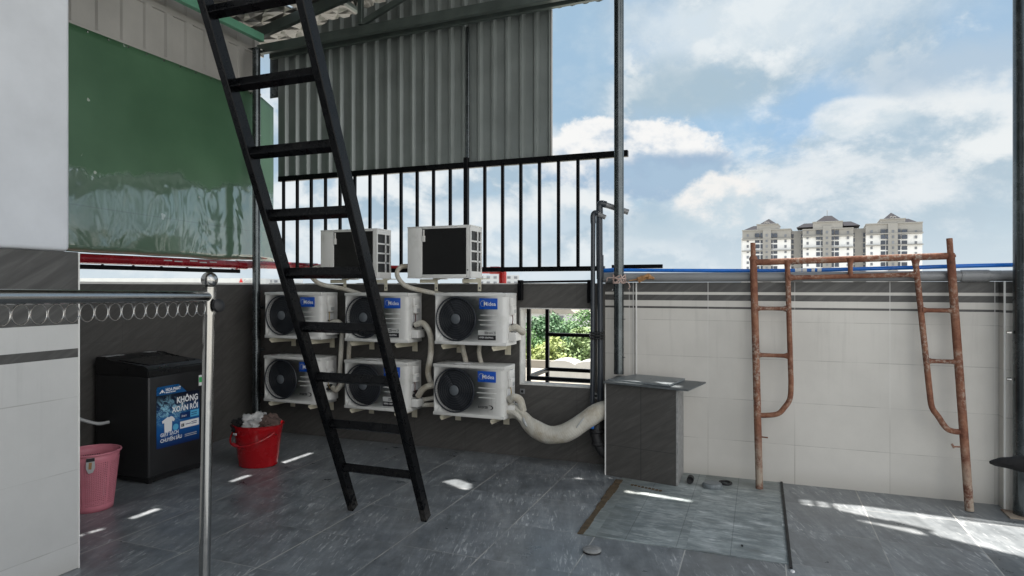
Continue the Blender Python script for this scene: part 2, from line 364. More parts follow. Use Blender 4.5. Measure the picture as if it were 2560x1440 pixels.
M = {}
def setup_mats():
    M['floor'] = mat('slate_floor_tile', fn=slate_floor)
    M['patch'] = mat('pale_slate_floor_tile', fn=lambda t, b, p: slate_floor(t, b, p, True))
    M['slate_back'] = mat('slate_wall_tile_back', fn=wall_slate())
    M['slate_left'] = mat('slate_wall_tile_left', fn=wall_slate(ox=4.2, ax=1, dark=.85))
    M['slate_ped'] = mat('slate_wall_tile_pedestal', fn=wall_slate(ox=-.945, sx=.6, oz=.27, sz=.58, gs=.95, dark=.85))
    M['band_r'] = mat('banded_white_tile', fn=banded_tile([(1.604, 1.8), (1.529, 1.58), (1.458, 1.476)], 0, -.424, .695, [.326, .681, 1.036, 1.355], 0, 1.7))
    M['band_l'] = mat('banded_white_tile_side', fn=banded_tile([(1.432, 1.9), (1.238, 1.29)], 1, 1.3, 5.8, [1.007, .15, .58], 0, 1.85, (.58, .575, .56)))
    M['white_paint'] = mat('white_wall_paint', (.60, .62, .655), .6, var=.09, vscale=2.2, bump=.16, bscale=12)
    M['plaster'] = mat('rough_plaster', (.62, .61, .58), .85, var=.15, vscale=14, bump=.4, bscale=60)
    M['trim'] = mat('white_pvc_trim', (.75, .74, .71), .4, var=.06)
    M['black_steel'] = mat('black_painted_steel', (.0024, .0026, .0034), .3, var=.3, vscale=10, spec=.12)
    def worn_black(t, b, pos):
        n = t.noise(pos, 14, 7, .68); n2 = t.noise(pos, 46, 4, .6); z = t.sep(pos)[2]
        chip = t.math('MULTIPLY', t.rng(n2, .64, .70), t.rng(n, .52, .62))
        col = t.mix(t.rng(n, .35, .7), (.0018, .002, .0026), (.005, .0052, .006))
        col = t.mix(t.math('MULTIPLY', chip, .6), col, (.09, .07, .055))
        col = t.mix(t.math('MULTIPLY', t.rng(z, .25, .0), t.rng(n, .4, .65)), col, (.06, .055, .05))
        t.put(b.inputs['Base Color'], col); t.put(b.inputs['Roughness'], t.rng(n, .3, .7, .2, .38, smooth=False)); b.inputs['Specular IOR Level'].default_value = .2
    M['ladder'] = mat('worn_black_ladder_paint', fn=worn_black)
    M['galv'] = mat('galvanised_steel', fn=galv)
    M['sheet'] = mat('corrugated_metal', (.225, .25, .243), .36, metal=.4, var=.13, vscale=2.0, bump=.05)
    M['sheet_pale'] = mat('pale_corrugated_metal', (.40, .39, .37), .5, metal=.1, var=.1, vscale=2)
    M['beam'] = mat('grey_green_steel', (.10, .122, .113), .42, metal=.5, var=.2, vscale=5)
    M['purlin_green'] = mat('green_primed_steel', (.13, .34, .23), .5, var=.12)
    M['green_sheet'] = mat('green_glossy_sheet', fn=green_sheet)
    M['foil'] = mat('foil_insulation', fn=foil)
    M['red_pipe'] = mat('red_enamel_pipe', (.23, .006, .012), .25, var=.18, vscale=7, coat=.3)
    M['red_bright'] = mat('bright_red_enamel', (.55, .012, .012), .3, var=.1)
    M['rust'] = mat('rusty_scaffold_steel', fn=rusty)
    def aged(t, b, pos):
        rnd = t.node('ShaderNodeObjectInfo').outputs['Random']
        n = t.noise(pos, 6, 7, .65); st = t.noise(t.mapping(pos, (0, 0, 0), (14, 14, 1.6)), 1.5, 6, .65)
        col = t.mix(rnd, (.69, .69, .675), (.60, .595, .565))
        col = t.mix(t.math('MULTIPLY', t.rng(n, .52, .72), .3), col, (.36, .35, .31))
        col = t.mix(t.math('MULTIPLY', t.math('MULTIPLY', t.rng(st, .55, .7), t.rng(n, .4, .6)), .32), col, (.30, .28, .24))
        t.put(b.inputs['Base Color'], col); t.put(b.inputs['Roughness'], t.rng(n, .3, .7, .33, .5, smooth=False))
    M['ac_white'] = mat('white_powder_coated_steel', fn=aged)
    M['ac_plastic'] = mat('white_plastic', (.72, .71, .68), .42, var=.06)
    M['grille'] = mat('dark_grille_plastic', (.028, .032, .04), .42, var=.15)
    M['fan_dark'] = mat('dark_fan_interior', (.010, .012, .016), .5, var=.2)
    M['hub'] = mat('grey_hub_plastic', (.10, .112, .125), .45, var=.1)
    M['coil'] = mat('black_condenser_fins', (.003, .003, .0035), .5, var=.3, vscale=30)
    M['badge'] = mat('blue_badge_plastic', (.006, .075, .42), .3, var=.05)
    M['ink_white'] = mat('white_print', (.8, .8, .8), .4)
    M['ink_black'] = mat('black_print', (.012, .012, .014), .4)
    M['ink_grey'] = mat('grey_print', (.42, .43, .43), .45)
    M['groove'] = mat('pressed_groove', (.47, .475, .46), .5)
    M['cream'] = mat('cream_painted_steel', (.60, .56, .44), .5, var=.1, vscale=12)
    M['wrap'] = mat('white_wrapping_tape', fn=wrapped)
    M['rubber'] = mat('black_rubber', (.012, .012, .013), .6, var=.2)
    M['wire_yellow'] = mat('yellow_wire', (.34, .22, .04), .5)
    M['wire_red'] = mat('brown_wire', (.09, .02, .015), .5)
    M['pvc_dark'] = mat('dark_grey_pvc', (.035, .042, .052), .33, var=.15)
    M['pvc_grey'] = mat('grey_pvc', (.23, .235, .24), .32, var=.12, vscale=3)
    M['pvc_blue'] = mat('blue_pvc', (.01, .16, .62), .32, var=.1)
    M['granite'] = mat('grey_granite_slab', (.17, .19, .20), .35, var=.25, vscale=40)
    M['granite_edge'] = mat('dark_slab', (.10, .112, .118), .4, var=.25, vscale=30)
    M['steel'] = mat('stainless_steel', (.38, .375, .365), .16, metal=1., var=.06, vscale=30)
    M['washer'] = mat('charcoal_appliance_steel', (.024, .024, .025), .38, metal=.3, var=.08)
    M['washer_top'] = mat('black_appliance_plastic', (.009, .009, .0095), .3, var=.15)
    M['poster'] = mat('blue_poster_print', fn=poster_ink)
    M['poster_tab'] = mat('blue_poster_tab', (.006, .09, .26), .3, var=.15)
    M['poster_sky'] = mat('pale_blue_print', (.10, .42, .66), .35)
    M['poster_navy'] = mat('navy_print', (.004, .03, .13), .35, var=.3, vscale=30)
    M['green_print'] = mat('green_print', (.05, .42, .12), .4)
    M['pink'] = mat('pink_plastic', (.60, .20, .25), .38, var=.06, spec=.4)
    M['bucket'] = mat('red_bucket_plastic', (.36, .004, .008), .25, var=.05, coat=.2)
    M['cloth_white'] = mat('pale_grey_cotton', (.42, .415, .41), .85, var=.1, vscale=20)
    M['cloth_brown'] = mat('brown_cotton', (.10, .065, .055), .9, var=.2, vscale=20)
    M['cloth_black'] = mat('black_cotton', (.006, .0055, .006), .9, var=.3, vscale=20)
    M['rope'] = mat('pale_cord', (.46, .34, .30), .85, var=.2, vscale=60)
    M['paper_brown'] = mat('brown_tape', (.36, .19, .08), .7, var=.3, vscale=30)
    M['dirt'] = mat('brown_joint_dirt', (.10, .07, .04), .9, var=.4, vscale=20, bump=.5)
    M['cement'] = mat('cement_smear', (.27, .27, .265), .85, var=.25, vscale=25, bump=.5)
    M['tower_white'] = mat('white_facade', (.76, .76, .75), .8, var=.04, vscale=.3)
    M['tower_beige'] = mat('beige_facade', (.31, .30, .28), .8, var=.05, vscale=.3)
    M['tower_grey'] = mat('grey_facade', (.33, .32, .30), .8, var=.05, vscale=.3)
    M['tower_roof'] = mat('slate_grey_roof', (.022, .0215, .026), .8, spec=.2, var=.1, vscale=.5)
    M['glass_dark'] = mat('dark_window_glass', (.035, .045, .065), .15, var=.5, vscale=.35)
    M['glass_pale'] = mat('shaded_window_glass', (.16, .17, .19), .3, var=.4, vscale=.4)  # paler grey glass tone
    M['city'] = mat('distant_city_ground', (.36, .355, .33), .9, var=.4, vscale=.02)
    M['bldg_white'] = mat('pale_distant_facade', (.60, .61, .60), .8, var=.08, vscale=.3)
    M['bldg_grey'] = mat('grey_distant_facade', (.44, .46, .47), .8, var=.06, vscale=.3)
    M['roof_flat'] = mat('cream_flat_roof', (.34, .31, .265), .85, var=.15, vscale=1.)
    M['roof_red'] = mat('faded_red_sheet_roof', (.42, .16, .12), .7, var=.2, vscale=1.)
    M['tank'] = mat('white_tank', (.52, .51, .48), .6, var=.08, vscale=2)
    M['bark'] = mat('tree_bark', (.09, .07, .05), .9, var=.3, vscale=3)
    for i, cc in enumerate([(.085, .18, .08), (.125, .25, .08), (.32, .38, .12), (.22, .31, .12), (.12, .23, .10)]):
        def leaf(t, b, pos, cc=cc):
            n = t.noise(pos, .9, 4, .6); n2 = t.noise(pos, 7, 3)
            k = t.rng(t.math('ADD', t.math('MULTIPLY', n, .6), t.math('MULTIPLY', n2, .4)), .35, .65, .6, 1.35, smooth=False)
            t.put(b.inputs['Base Color'], t.mix(1., (*cc, 1), t.comb(k, k, k), 'MULTIPLY')); b.inputs['Roughness'].default_value = .6
            b.inputs['Subsurface Weight'].default_value = 0.
        M['leaf%d' % i] = mat('leaf_foliage_%d' % i, fn=leaf)
setup_mats()

# ------------------------------------------------------------------ mesh helpers
class MB:
    def __init__(s): s.bm = bmesh.new()
    def box(s, x0, x1, y0, y1, z0, z1, bev=0., seg=2, mi=0, mtx=None):
        b = bmesh.new()
        bmesh.ops.create_cube(b, size=1)
        for v in b.verts:
            v.co = Vector((x0 + (v.co.x + .5) * (x1 - x0), y0 + (v.co.y + .5) * (y1 - y0), z0 + (v.co.z + .5) * (z1 - z0)))
        if bev: bmesh.ops.bevel(b, geom=b.edges[:], offset=bev, segments=seg, profile=.5, affect='EDGES')
        return s._merge(b, mi, mtx)
    def _merge(s, b, mi=0, mtx=None):
        if mtx is not None: b.transform(mtx)
        mp = {v: s.bm.verts.new(v.co) for v in b.verts}
        for f in b.faces:
            try:
                nf = s.bm.faces.new([mp[v] for v in f.verts]); nf.material_index = mi
            except ValueError: pass
        b.free(); return s
    def prism(s, pts, d, mi=0):
        """extrude polygon pts (3D) by vector d"""
        d = Vector(d); n = len(pts)
        a = [s.bm.verts.new(p) for p in pts]; c = [s.bm.verts.new(Vector(p) + d) for p in pts]
        fs = [s.bm.faces.new(a[::-1]), s.bm.faces.new(c)]
        for i in range(n): fs.append(s.bm.faces.new((a[i], a[(i + 1) % n], c[(i + 1) % n], c[i])))
        for f in fs: f.material_index = mi
        return s
    def beam(s, p0, p1, w, h, up=(0, 0, 1), bev=.003):
        """rectangular bar; w across, h along up"""
        p0 = Vector(p0); p1 = Vector(p1); d = (p1 - p0); L = d.length; d.normalize()
        u = Vector(up); u = (u - d * u.dot(d)).normalized(); sd = d.cross(u)
        m = Matrix((( *[sd[0], u[0], d[0]], p0[0]), (*[sd[1], u[1], d[1]], p0[1]), (*[sd[2], u[2], d[2]], p0[2]), (0, 0, 0, 1)))
        return s.box(-w / 2, w / 2, -h / 2, h / 2, 0, L, bev=bev, seg=1, mtx=m)
    def tube(s, pts, r, seg=12, cap=True, mi=0, wob=0., hollow=False):
        pts = [Vector(p) for p in pts]; n = len(pts)
        rs = r if isinstance(r, (list, tuple)) else [r] * n
        rings = []; prev = None
        for i, p in enumerate(pts):
            tan = (pts[min(i + 1, n - 1)] - pts[max(i - 1, 0)]).normalized()
            if prev is None:
                a = Vector((0, 0, 1)) if abs(tan.z) < .9 else Vector((0, 1, 0))
                u = (a - tan * a.dot(tan)).normalized()
            else: u = (prev - tan * prev.dot(tan)).normalized()
            prev = u; v = tan.cross(u); ring = []
            for k in range(seg):
                an = 2 * math.pi * k / seg; rr = rs[i]
                if wob: rr *= 1 + wob * noise.noise(p * 14 + Vector((math.cos(an) * 1.5, math.sin(an) * 1.5, i * .2)))
                ring.append(s.bm.verts.new(p + (u * math.cos(an) + v * math.sin(an)) * rr))
            rings.append(ring)
        for i in range(n - 1):
            for k in range(seg):
                f = s.bm.faces.new((rings[i][k], rings[i][(k + 1) % seg], rings[i + 1][(k + 1) % seg], rings[i + 1][k])); f.material_index = mi
        if cap:
            s.bm.faces.new(rings[0][::-1]).material_index = mi; s.bm.faces.new(rings[-1]).material_index = mi
        return s
    def lathe(s, prof, c=(0, 0, 0), seg=28, mtx=None, close=False, sx=1., sy=1.):
        """prof = [(r, z)...] round the z axis"""
        b = bmesh.new(); rings = []
        for r, z in prof:
            if r < 1e-6: rings.append([b.verts.new((0, 0, z))])
            else: rings.append([b.verts.new((r * sx * math.cos(2 * math.pi * k / seg), r * sy * math.sin(2 * math.pi * k / seg), z)) for k in range(seg)])
        for a, q in zip(rings[:-1], rings[1:]):
            for k in range(seg):
                k2 = (k + 1) % seg
                if len(a) == 1 and len(q) > 1: b.faces.new((a[0], q[k2], q[k]))
                elif len(q) == 1 and len(a) > 1: b.faces.new((a[k], a[k2], q[0]))
                elif len(a) > 1: b.faces.new((a[k], a[k2], q[k2], q[k]))
        b.transform(Matrix.Translation(Vector(c)) if mtx is None else mtx)
        return s._merge(b)
    def ring(s, c, r, tr, axis='Y', seg=28, ts=6, mtx=None):
        c = Vector(c); vs = []
        for k in range(seg):
            a = 2 * math.pi * k / seg
            row = []
            for j in range(ts):
                q = 2 * math.pi * j / ts; rr = r + tr * math.cos(q); h = tr * math.sin(q)
                p = {'Y': (rr * math.cos(a), h, rr * math.sin(a)), 'Z': (rr * math.cos(a), rr * math.sin(a), h), 'X': (h, rr * math.cos(a), rr * math.sin(a))}[axis]
                p = Vector(p)
                if mtx is not None: p = mtx @ p
                row.append(s.bm.verts.new(c + p))
            vs.append(row)
        for k in range(seg):
            for j in range(ts):
                s.bm.faces.new((vs[k][j], vs[(k + 1) % seg][j], vs[(k + 1) % seg][(j + 1) % ts], vs[k][(j + 1) % ts]))
        return s
    def quad(s, *p, mi=0):
        f = s.bm.faces.new([s.bm.verts.new(q) for q in p]); f.material_index = mi; return s
    def build(s, name, mats, parent=None, smooth=True, ang=35):
        bmesh.ops.recalc_face_normals(s.bm, faces=s.bm.faces[:])
        o = _link(name, s.bm, mats, parent, smooth, ang); return o

def _link(name, bm, mats, parent, smooth=True, ang=35):
    me = bpy.data.meshes.new(name)
    if parent is not None:
        off = parent.get('_o')
        w = Vector(parent.matrix_basis.translation) if parent.parent is None else Vector((0, 0, 0))
        q = parent
        w = Vector((0, 0, 0))
        while q is not None:
            w += q.location; q = q.parent
        bmesh.ops.translate(bm, verts=bm.verts[:], vec=-w)
    bm.to_mesh(me); bm.free()
    for m_ in (mats if isinstance(mats, (list, tuple)) else [mats]): me.materials.append(M[m_] if isinstance(m_, str) else m_)
    if smooth:
        for p in me.polygons: p.use_smooth = True
        me.set_sharp_from_angle(angle=R(ang))
    o = bpy.data.objects.new(name, me); COL.objects.link(o)
    if parent is not None: o.parent = parent
    return o

def tag(o, label=None, cat=None, group=None, kind=None):
    if label: o['label'] = label
    if cat: o['category'] = cat
    if group: o['group'] = group
    if kind: o['kind'] = kind
    return o
def thing(name, loc, label, cat, group=None):
    o = bpy.data.objects.new(name, None); o.empty_display_size = .1; COL.objects.link(o); o.location = loc
    return tag(o, label, cat, group)
def dup(root, loc, label, group=None):
    r = root.copy(); COL.objects.link(r); r.location = loc; r['label'] = label
    if group: r['group'] = group
    for ch in list(root.children):
        c = ch.copy(); COL.objects.link(c); c.parent = r
        for g in list(ch.children):
            d = g.copy(); COL.objects.link(d); d.parent = c
    return r

FONT_CACHE = {}
def text(name, body, size, origin, ux, uy, m, parent, align='LEFT', ext=.0006, sx=1., shear=0., off=0.):
    """flat lettering: ux = reading direction, uy = up; becomes a mesh part"""
    cu = bpy.data.curves.new(name, 'FONT'); cu.body = body; cu.size = size; cu.align_x = align; cu.extrude = ext; cu.shear = shear; cu.offset = off
    cu.resolution_u = 2
    to = bpy.data.objects.new(name, cu); COL.objects.link(to)
    bpy.context.view_layer.update()
    dg = bpy.context.evaluated_depsgraph_get()
    me = bpy.data.meshes.new_from_object(to.evaluated_get(dg))
    bpy.data.objects.remove(to); bpy.data.curves.remove(cu)
    bm = bmesh.new(); bm.from_mesh(me); bpy.data.meshes.remove(me)
    ux = Vector(ux).normalized(); uy = Vector(uy).normalized(); uz = ux.cross(uy); o = Vector(origin)
    for v in bm.verts: v.co = o + ux * v.co.x * sx + uy * v.co.y + uz * v.co.z
    return _link(name, bm, m, parent, False)

def arc(pts, n=8):
    """Catmull-Rom through points"""
    P = [Vector(p) for p in pts]; P = [P[0] * 2 - P[1]] + P + [P[-1] * 2 - P[-2]]; out = []
    for i in range(1, len(P) - 2):
        for k in range(n):
            t = k / n; a, b, c, d = P[i - 1], P[i], P[i + 1], P[i + 2]
            out.append(.5 * ((2 * b) + (c - a) * t + (2 * a - 5 * b + 4 * c - d) * t * t + (3 * b - a - 3 * c + d) * t ** 3))
    out.append(P[-2]); return out

XL = -5.42; YB = 5.88; YR = 5.87
# ================================================================== setting
def setting():
    MB().box(XL - .1, 4.5, -6, 6.0, -.3, 0).build('floor', 'floor', smooth=False)['kind'] = 'structure'
    o = MB().box(-1.11, .165, 4.16, 5.87, -.05, .004).build('floor_patch', 'patch', smooth=False); o['kind'] = 'structure'
    # dirty joints that edge the patch
    j = MB()
    n = 14
    for i in range(n):
        y0 = 4.17 + (5.45 - 4.17) * i / n; y1 = 4.17 + (5.45 - 4.17) * (i + 1) / n; w = .016 + .012 * random.random() + .012 * i / n
        j.box(-1.118 - w, -1.118 + w, y0, y1, .0, .0075 + .002 * random.random())
    tag(j.build('joint_dirt', 'dirt', smooth=False), kind='structure')
    j = MB().box(.160, .178, 4.10, 5.90, 0, .012)
    tag(j.build('joint_gap', 'rubber', smooth=False), kind='structure')
    g = MB().box(-2500, 2500, -2500, 2500, -15, -14); tag(g.build('ground', 'city', smooth=False), kind='structure')
setting()

# ------------------------------------------------------------------ walls
def walls():
    # back parapet with an opening for the window
    t = thing('parapet_wall', (-3.4, YB, 0), 'dark slate tiled back wall carrying the air conditioners with a square opening at its right end', 'wall')
    b = MB(); Y0, Y1 = YB, YB + .14; H = 1.675
    b.box(XL, -2.185, Y0, Y1, 0, H); b.box(-1.445, -1.345, Y0, Y1, 0, H)
    b.box(-2.185, -1.445, Y0, Y1, 0, .70); b.box(-2.185, -1.445, Y0, Y1, 1.448, H)
    b.build('wall_tiles', 'slate_back', t, smooth=False)
    r = MB()
    r.box(-2.184, -2.172, Y0 - .002, Y1 + .002, .70, 1.447); r.box(-1.458, -1.446, Y0 - .002, Y1 + .002, .70, 1.447)
    r.box(-2.172, -1.458, Y0 - .002, Y1 + .002, .70, .714); r.box(-2.172, -1.458, Y0 - .002, Y1 + .002, 1.436, 1.447)
    r.build('window_reveal', 'plaster', t, smooth=False)
    c = MB()
    for i in range(24):
        x = XL + .0 + i * .169; c.box(x, x + .165, Y0 + .005, Y1 - .005, H, H + .008 + .012 * random.random() * (1 if i < 12 else .3))
    c.build('mortar_cap', 'plaster', t, smooth=False)
    # left parapet
    t = thing('parapet_wall', (XL, 3, 0), 'dark slate tiled side wall behind the washing machine with a white metal cap', 'wall')
    MB().box(XL - .12, XL, -2, YB - .002, 0, 1.675).build('wall_tiles', 'slate_left', t, smooth=False)
    MB().box(XL - .13, XL + .012, -2, YB - .01, 1.675, 1.695).build('wall_cap', 'trim', t, smooth=False)
    # right parapet with bands
    t = thing('parapet_wall', (.4, YR, 0), 'white tiled wall with dark grey bands behind the rusty scaffold frame', 'wall')
    b = MB(); b.box(-1.343, -1.045, YR + .03, YR + .14, 0, 1.69); b.box(-1.045, 4.4, YR, YR + .14, 0, 1.69)
    b.build('wall_tiles', 'band_r', t, smooth=False)
    MB().box(-1.055, -1.043, YR - .002, YR + .029, 0, 1.69).box(-1.085, -1.078, YR + .024, YR + .0295, 0, 1.69).build('corner_trim', 'trim', t, smooth=False)
    p = MB().box(1.685, 2.1, YR - .12, YR - .001, 0, 1.69); p.build('pilaster', 'band_r', t, smooth=False)
    MB().box(1.681, 1.693, YR - .123, YR - .115, 0, 1.69).build('corner_trim', 'trim', t, smooth=False)
    # near wall at the left edge of the picture
    t = thing('stair_wall', (-3.80, 1.5, 0), 'near white wall with grey tiled base and bands at the left edge', 'wall')
    MB().box(-3.95, -3.734, -2, 2.615, 0, 1.853, bev=.004, seg=1).build('tiled_base', 'band_l', t, smooth=False)
    MB().box(-3.95, -3.752, -2, 2.582, 1.8535, 5.2, bev=.03, seg=4).build('painted_wall', 'white_paint', t)
    MB().box(-3.740, -3.730, 2.611, 2.619, 0, 1.85).build('corner_trim', 'trim', t, smooth=False)
    # unseen wall added behind the viewer to cut the light from there
    t = thing('house_wall', (-3.5, -3.2, 0), 'grey rendered house wall closing the covered terrace behind the stair wall', 'wall')
    MB().box(-5.55, -.6, -3.3, -3.05, 0, 5.3).build('wall_body', 'cement', t, smooth=False)
    MB().box(-2.2, -1.3, -3.045, -3.0, .02, 2.1, bev=.004, seg=1).build('door', 'sheet_pale', t, smooth=False)
    # pedestal
    t = thing('tiled_pedestal', (-.95, 5.7, 0), 'dark slate tiled pedestal box in the corner under two loose slabs', 'pedestal')
    f = [(-1.262, 5.56), (-.648, 5.445), (-.648, 5.866), (-1.262, 5.866)]
    MB().prism([(x, y, .001) for x, y in f], (0, 0, .80)).build('tiled_body', 'slate_ped', t, smooth=False)
    MB().prism([(-.646, 5.446, .002), (-.646, 5.866, .002), (-.632, 5.866, .002), (-.632, 5.446, .002)], (0, 0, .79)).build('side_render', 'cement', t, smooth=False)
    MB().box(-1.268, -1.259, 5.552, 5.562, .002, .80).build('corner_trim', 'trim', t, smooth=False)
    s = MB().prism([(-1.27, 5.50, .815), (-.545, 5.385, .802), (-.425, 5.66, .835), (-1.2, 5.80, .835)], (0, 0, .013)).build('stone_slab', 'granite_edge', smooth=False)
    tag(s, 'large thin dark stone slab lying crooked on the tiled pedestal, underneath the other slab', 'slab')
    s = MB().prism([(-1.24, 5.55, .8305), (-.70, 5.43, .8265), (-.60, 5.68, .851), (-1.04, 5.80, .852)], (0, 0, .014)).build('stone_slab', 'granite', smooth=False)
    tag(s, 'smaller grey stone slab lying on top of the larger slab beside the round post', 'slab')
walls()

# ------------------------------------------------------------------ roof
ROOF_Z0, ROOF_M = 4.56, .205
def roof_z(x): return ROOF_Z0 + ROOF_M * (x + 5.42)
def up_to_roof(p):
    t = roof_z(p[0]) / (1 - ROOF_M * SUN.x)
    return (p[0] + SUN.x * t, p[1] + SUN.y * t)
def roof():
    t = thing('roof', (-2, 4, 4.5), 'sloping metal roof with foil insulation on steel trusses above the terrace', 'roof')
    outer = [(-5.62, -3.0), (-1.6, -3.0), (-1.6, 3.0), (3.2, 3.0), (3.2, 7.0), (-5.62, 7.0)]  # outline out of view shaped to shade the terrace and let light in
    fl = [  # unseen openings, shaped for the patches of sun they let down to the floor
        [(-4.205, 4.81), (-4.150, 4.81), (-4.135, 5.25), (-4.185, 5.25)], [(-4.205, 4.234), (-4.155, 4.234), (-4.150, 4.435), (-4.200, 4.435)],
        [(-4.205, 3.307), (-4.155, 3.307), (-4.150, 3.521), (-4.200, 3.521)], [(-4.22, 3.015), (-4.185, 3.015), (-4.17, 3.09), (-4.185, 3.11)],
        [(-4.225, 2.93), (-4.20, 2.93), (-4.195, 2.975), (-4.22, 2.975)],
        [(-2.51, 4.885), (-2.45, 4.975), (-2.40, 4.98), (-2.235, 4.89), (-2.255, 4.86), (-2.215, 4.835), (-2.225, 4.75), (-2.27, 4.76)],
        [(-1.02, 5.185), (-.98, 5.185), (-.94, 5.16), (-.90, 5.175), (-.86, 5.19), (-.49, 5.125), (-.50, 5.085), (-.86, 5.135), (-1.0, 5.14)],
        [(-1.50, 5.395), (-1.44, 5.395), (-1.42, 5.37), (-1.48, 5.37)],
        [(-1.22, 5.515), (-1.16, 5.50), (-.50, 5.41), (-.50, 5.355), (-1.16, 5.44)],
        [(.287, 5.465), (.365, 5.465), (.365, 5.435), (.287, 5.435)], [(.290, 5.425), (.368, 5.425), (.368, 5.39), (.290, 5.39)], [(.300, 5.38), (.376, 5.38), (.376, 5.35), (.300, 5.35)],
        [(.405, 5.465), (.478, 5.465), (.478, 5.435), (.405, 5.435)], [(.408, 5.425), (.480, 5.425), (.480, 5.39), (.408, 5.39)], [(.412, 5.38), (.486, 5.38), (.486, 5.35), (.412, 5.35)],
        [(.515, 5.455), (.72, 5.475), (1.16, 5.43), (2.2, 5.33), (2.2, 4.46), (1.115, 4.985), (1.065, 5.045), (1.10, 5.10), (.96, 5.16), (.52, 5.41)],
        [(.525, 5.395), (.86, 5.215), (.84, 5.20), (.56, 5.30), (.525, 5.35)],
        [(.62, 5.135), (.98, 5.075), (1.035, 4.98), (.98, 4.985)],
        [(.32, 5.588), (1.55, 5.588), (1.55, 5.622), (.32, 5.622)],
        [(1.29, 5.47), (2.2, 5.40), (2.2, 5.37), (1.32, 5.445)],
    ]
    holes = [[up_to_roof(p) for p in h] for h in fl]
    V = []; E = []
    for loop in [outer] + holes:
        b0 = len(V); V += [Vector(p) for p in loop]; n = len(loop); E += [(b0 + i, b0 + (i + 1) % n) for i in range(n)]
    res = delaunay_2d_cdt(V, E, [], 0, 1e-5)
    def inside(p, poly):
        c = False; n = len(poly)
        for i in range(n):
            a, b = poly[i], poly[(i + 1) % n]
            if (a[1] > p[1]) != (b[1] > p[1]) and p[0] < (b[0] - a[0]) * (p[1] - a[1]) / (b[1] - a[1]) + a[0]: c = not c
        return c
    for nm, dz0, dz1, mt in (('insulation', 0, .012, 'foil'), ('roof_sheet', .0125, .022, 'sheet')):
        b = bmesh.new(); vv = [b.verts.new((v.x, v.y, roof_z(v.x) + dz0)) for v in res[0]]
        for f in res[2]:
            c = sum((res[0][i] for i in f), Vector((0, 0))) / len(f)
            if inside(c, outer) and not any(inside(c, h) for h in holes): b.faces.new([vv[i] for i in f])
        for v in [v for v in b.verts if not v.link_faces]: b.verts.remove(v)
        r = bmesh.ops.extrude_face_region(b, geom=b.faces[:])
        bmesh.ops.translate(b, verts=[g for g in r['geom'] if isinstance(g, bmesh.types.BMVert)], vec=(0, 0, dz1 - dz0))
        bmesh.ops.recalc_face_normals(b, faces=b.faces[:])
        _link(nm, b, mt, t, False)
    # main truss along the back, its struts, and purlins
    y = 5.75
    MB().beam((-5.27, y, 4.318), (-.9, y, 4.380), .06, .098).build('truss_bottom_chord', 'beam', t, smooth=False)
    MB().beam((-5.27, y, roof_z(-5.27) - .09), (-.9, y, roof_z(-.9) - .09), .06, .11).build('truss_top_chord', 'beam', t, smooth=False)
    MB().beam((-3.90, y, 4.42), (-2.15, y, roof_z(-2.15) - .15), .04, .06).build('truss_strut', 'beam', t, smooth=False)
    MB().beam((-3.92, y, 4.404), (-3.92, y, roof_z(-3.92) - .148), .045, .055, up=(1, 0, 0)).build('truss_strut', 'beam', t, smooth=False)
    MB().beam((-2.1, y, 4.404), (-2.1, y, roof_z(-2.1) - .148), .045, .055, up=(1, 0, 0)).build('truss_strut', 'beam', t, smooth=False)
    MB().beam((-5.24, 5.90, 4.298), (-.9, 5.90, 4.378), .05, .075).build('sheet_rail', 'beam', t, smooth=False)
    MB().beam((-5.20, -2.9, 4.43), (-5.20, 5.72, 4.43), .06, .085).build('eave_purlin', 'purlin_green', t, smooth=False)
    for x in (-4.25, -3.4, -1.95, -.8, 1.9, 2.9):
        MB().beam((x, -2.9 if x < -1.6 else 3.05, roof_z(x) - .024), (x, 6.9, roof_z(x) - .024), .05, .045).build('purlin', 'beam', t, smooth=False)
    MB().beam((-5.44, -2.9, roof_z(-5.44) - .19), (-5.44, 6.0, roof_z(-5.44) - .19), .03, .06).build('gable_rail', 'sheet_pale', t, smooth=False)
    # wavy flashing hanging behind the beam right of the sheet
    b = MB(); n = 120; pr = None
    for i in range(n + 1):
        x = -1.93 + i * (1.0 / n); z = 4.39 + .012 * math.sin(i * .4)
        cur = ((x, 6.06 + .008 * math.sin(i * .4), z), (x, 6.06 + .008 * math.sin(i * .4), 4.47))
        if pr: b.quad(pr[0], cur[0], cur[1], pr[1])
        pr = cur
    for i in range(1): pass
    o = b.build('wavy_flashing', 'sheet', t)
    md = o.modifiers.new('thickness', 'SOLIDIFY'); md.thickness = .003
roof()

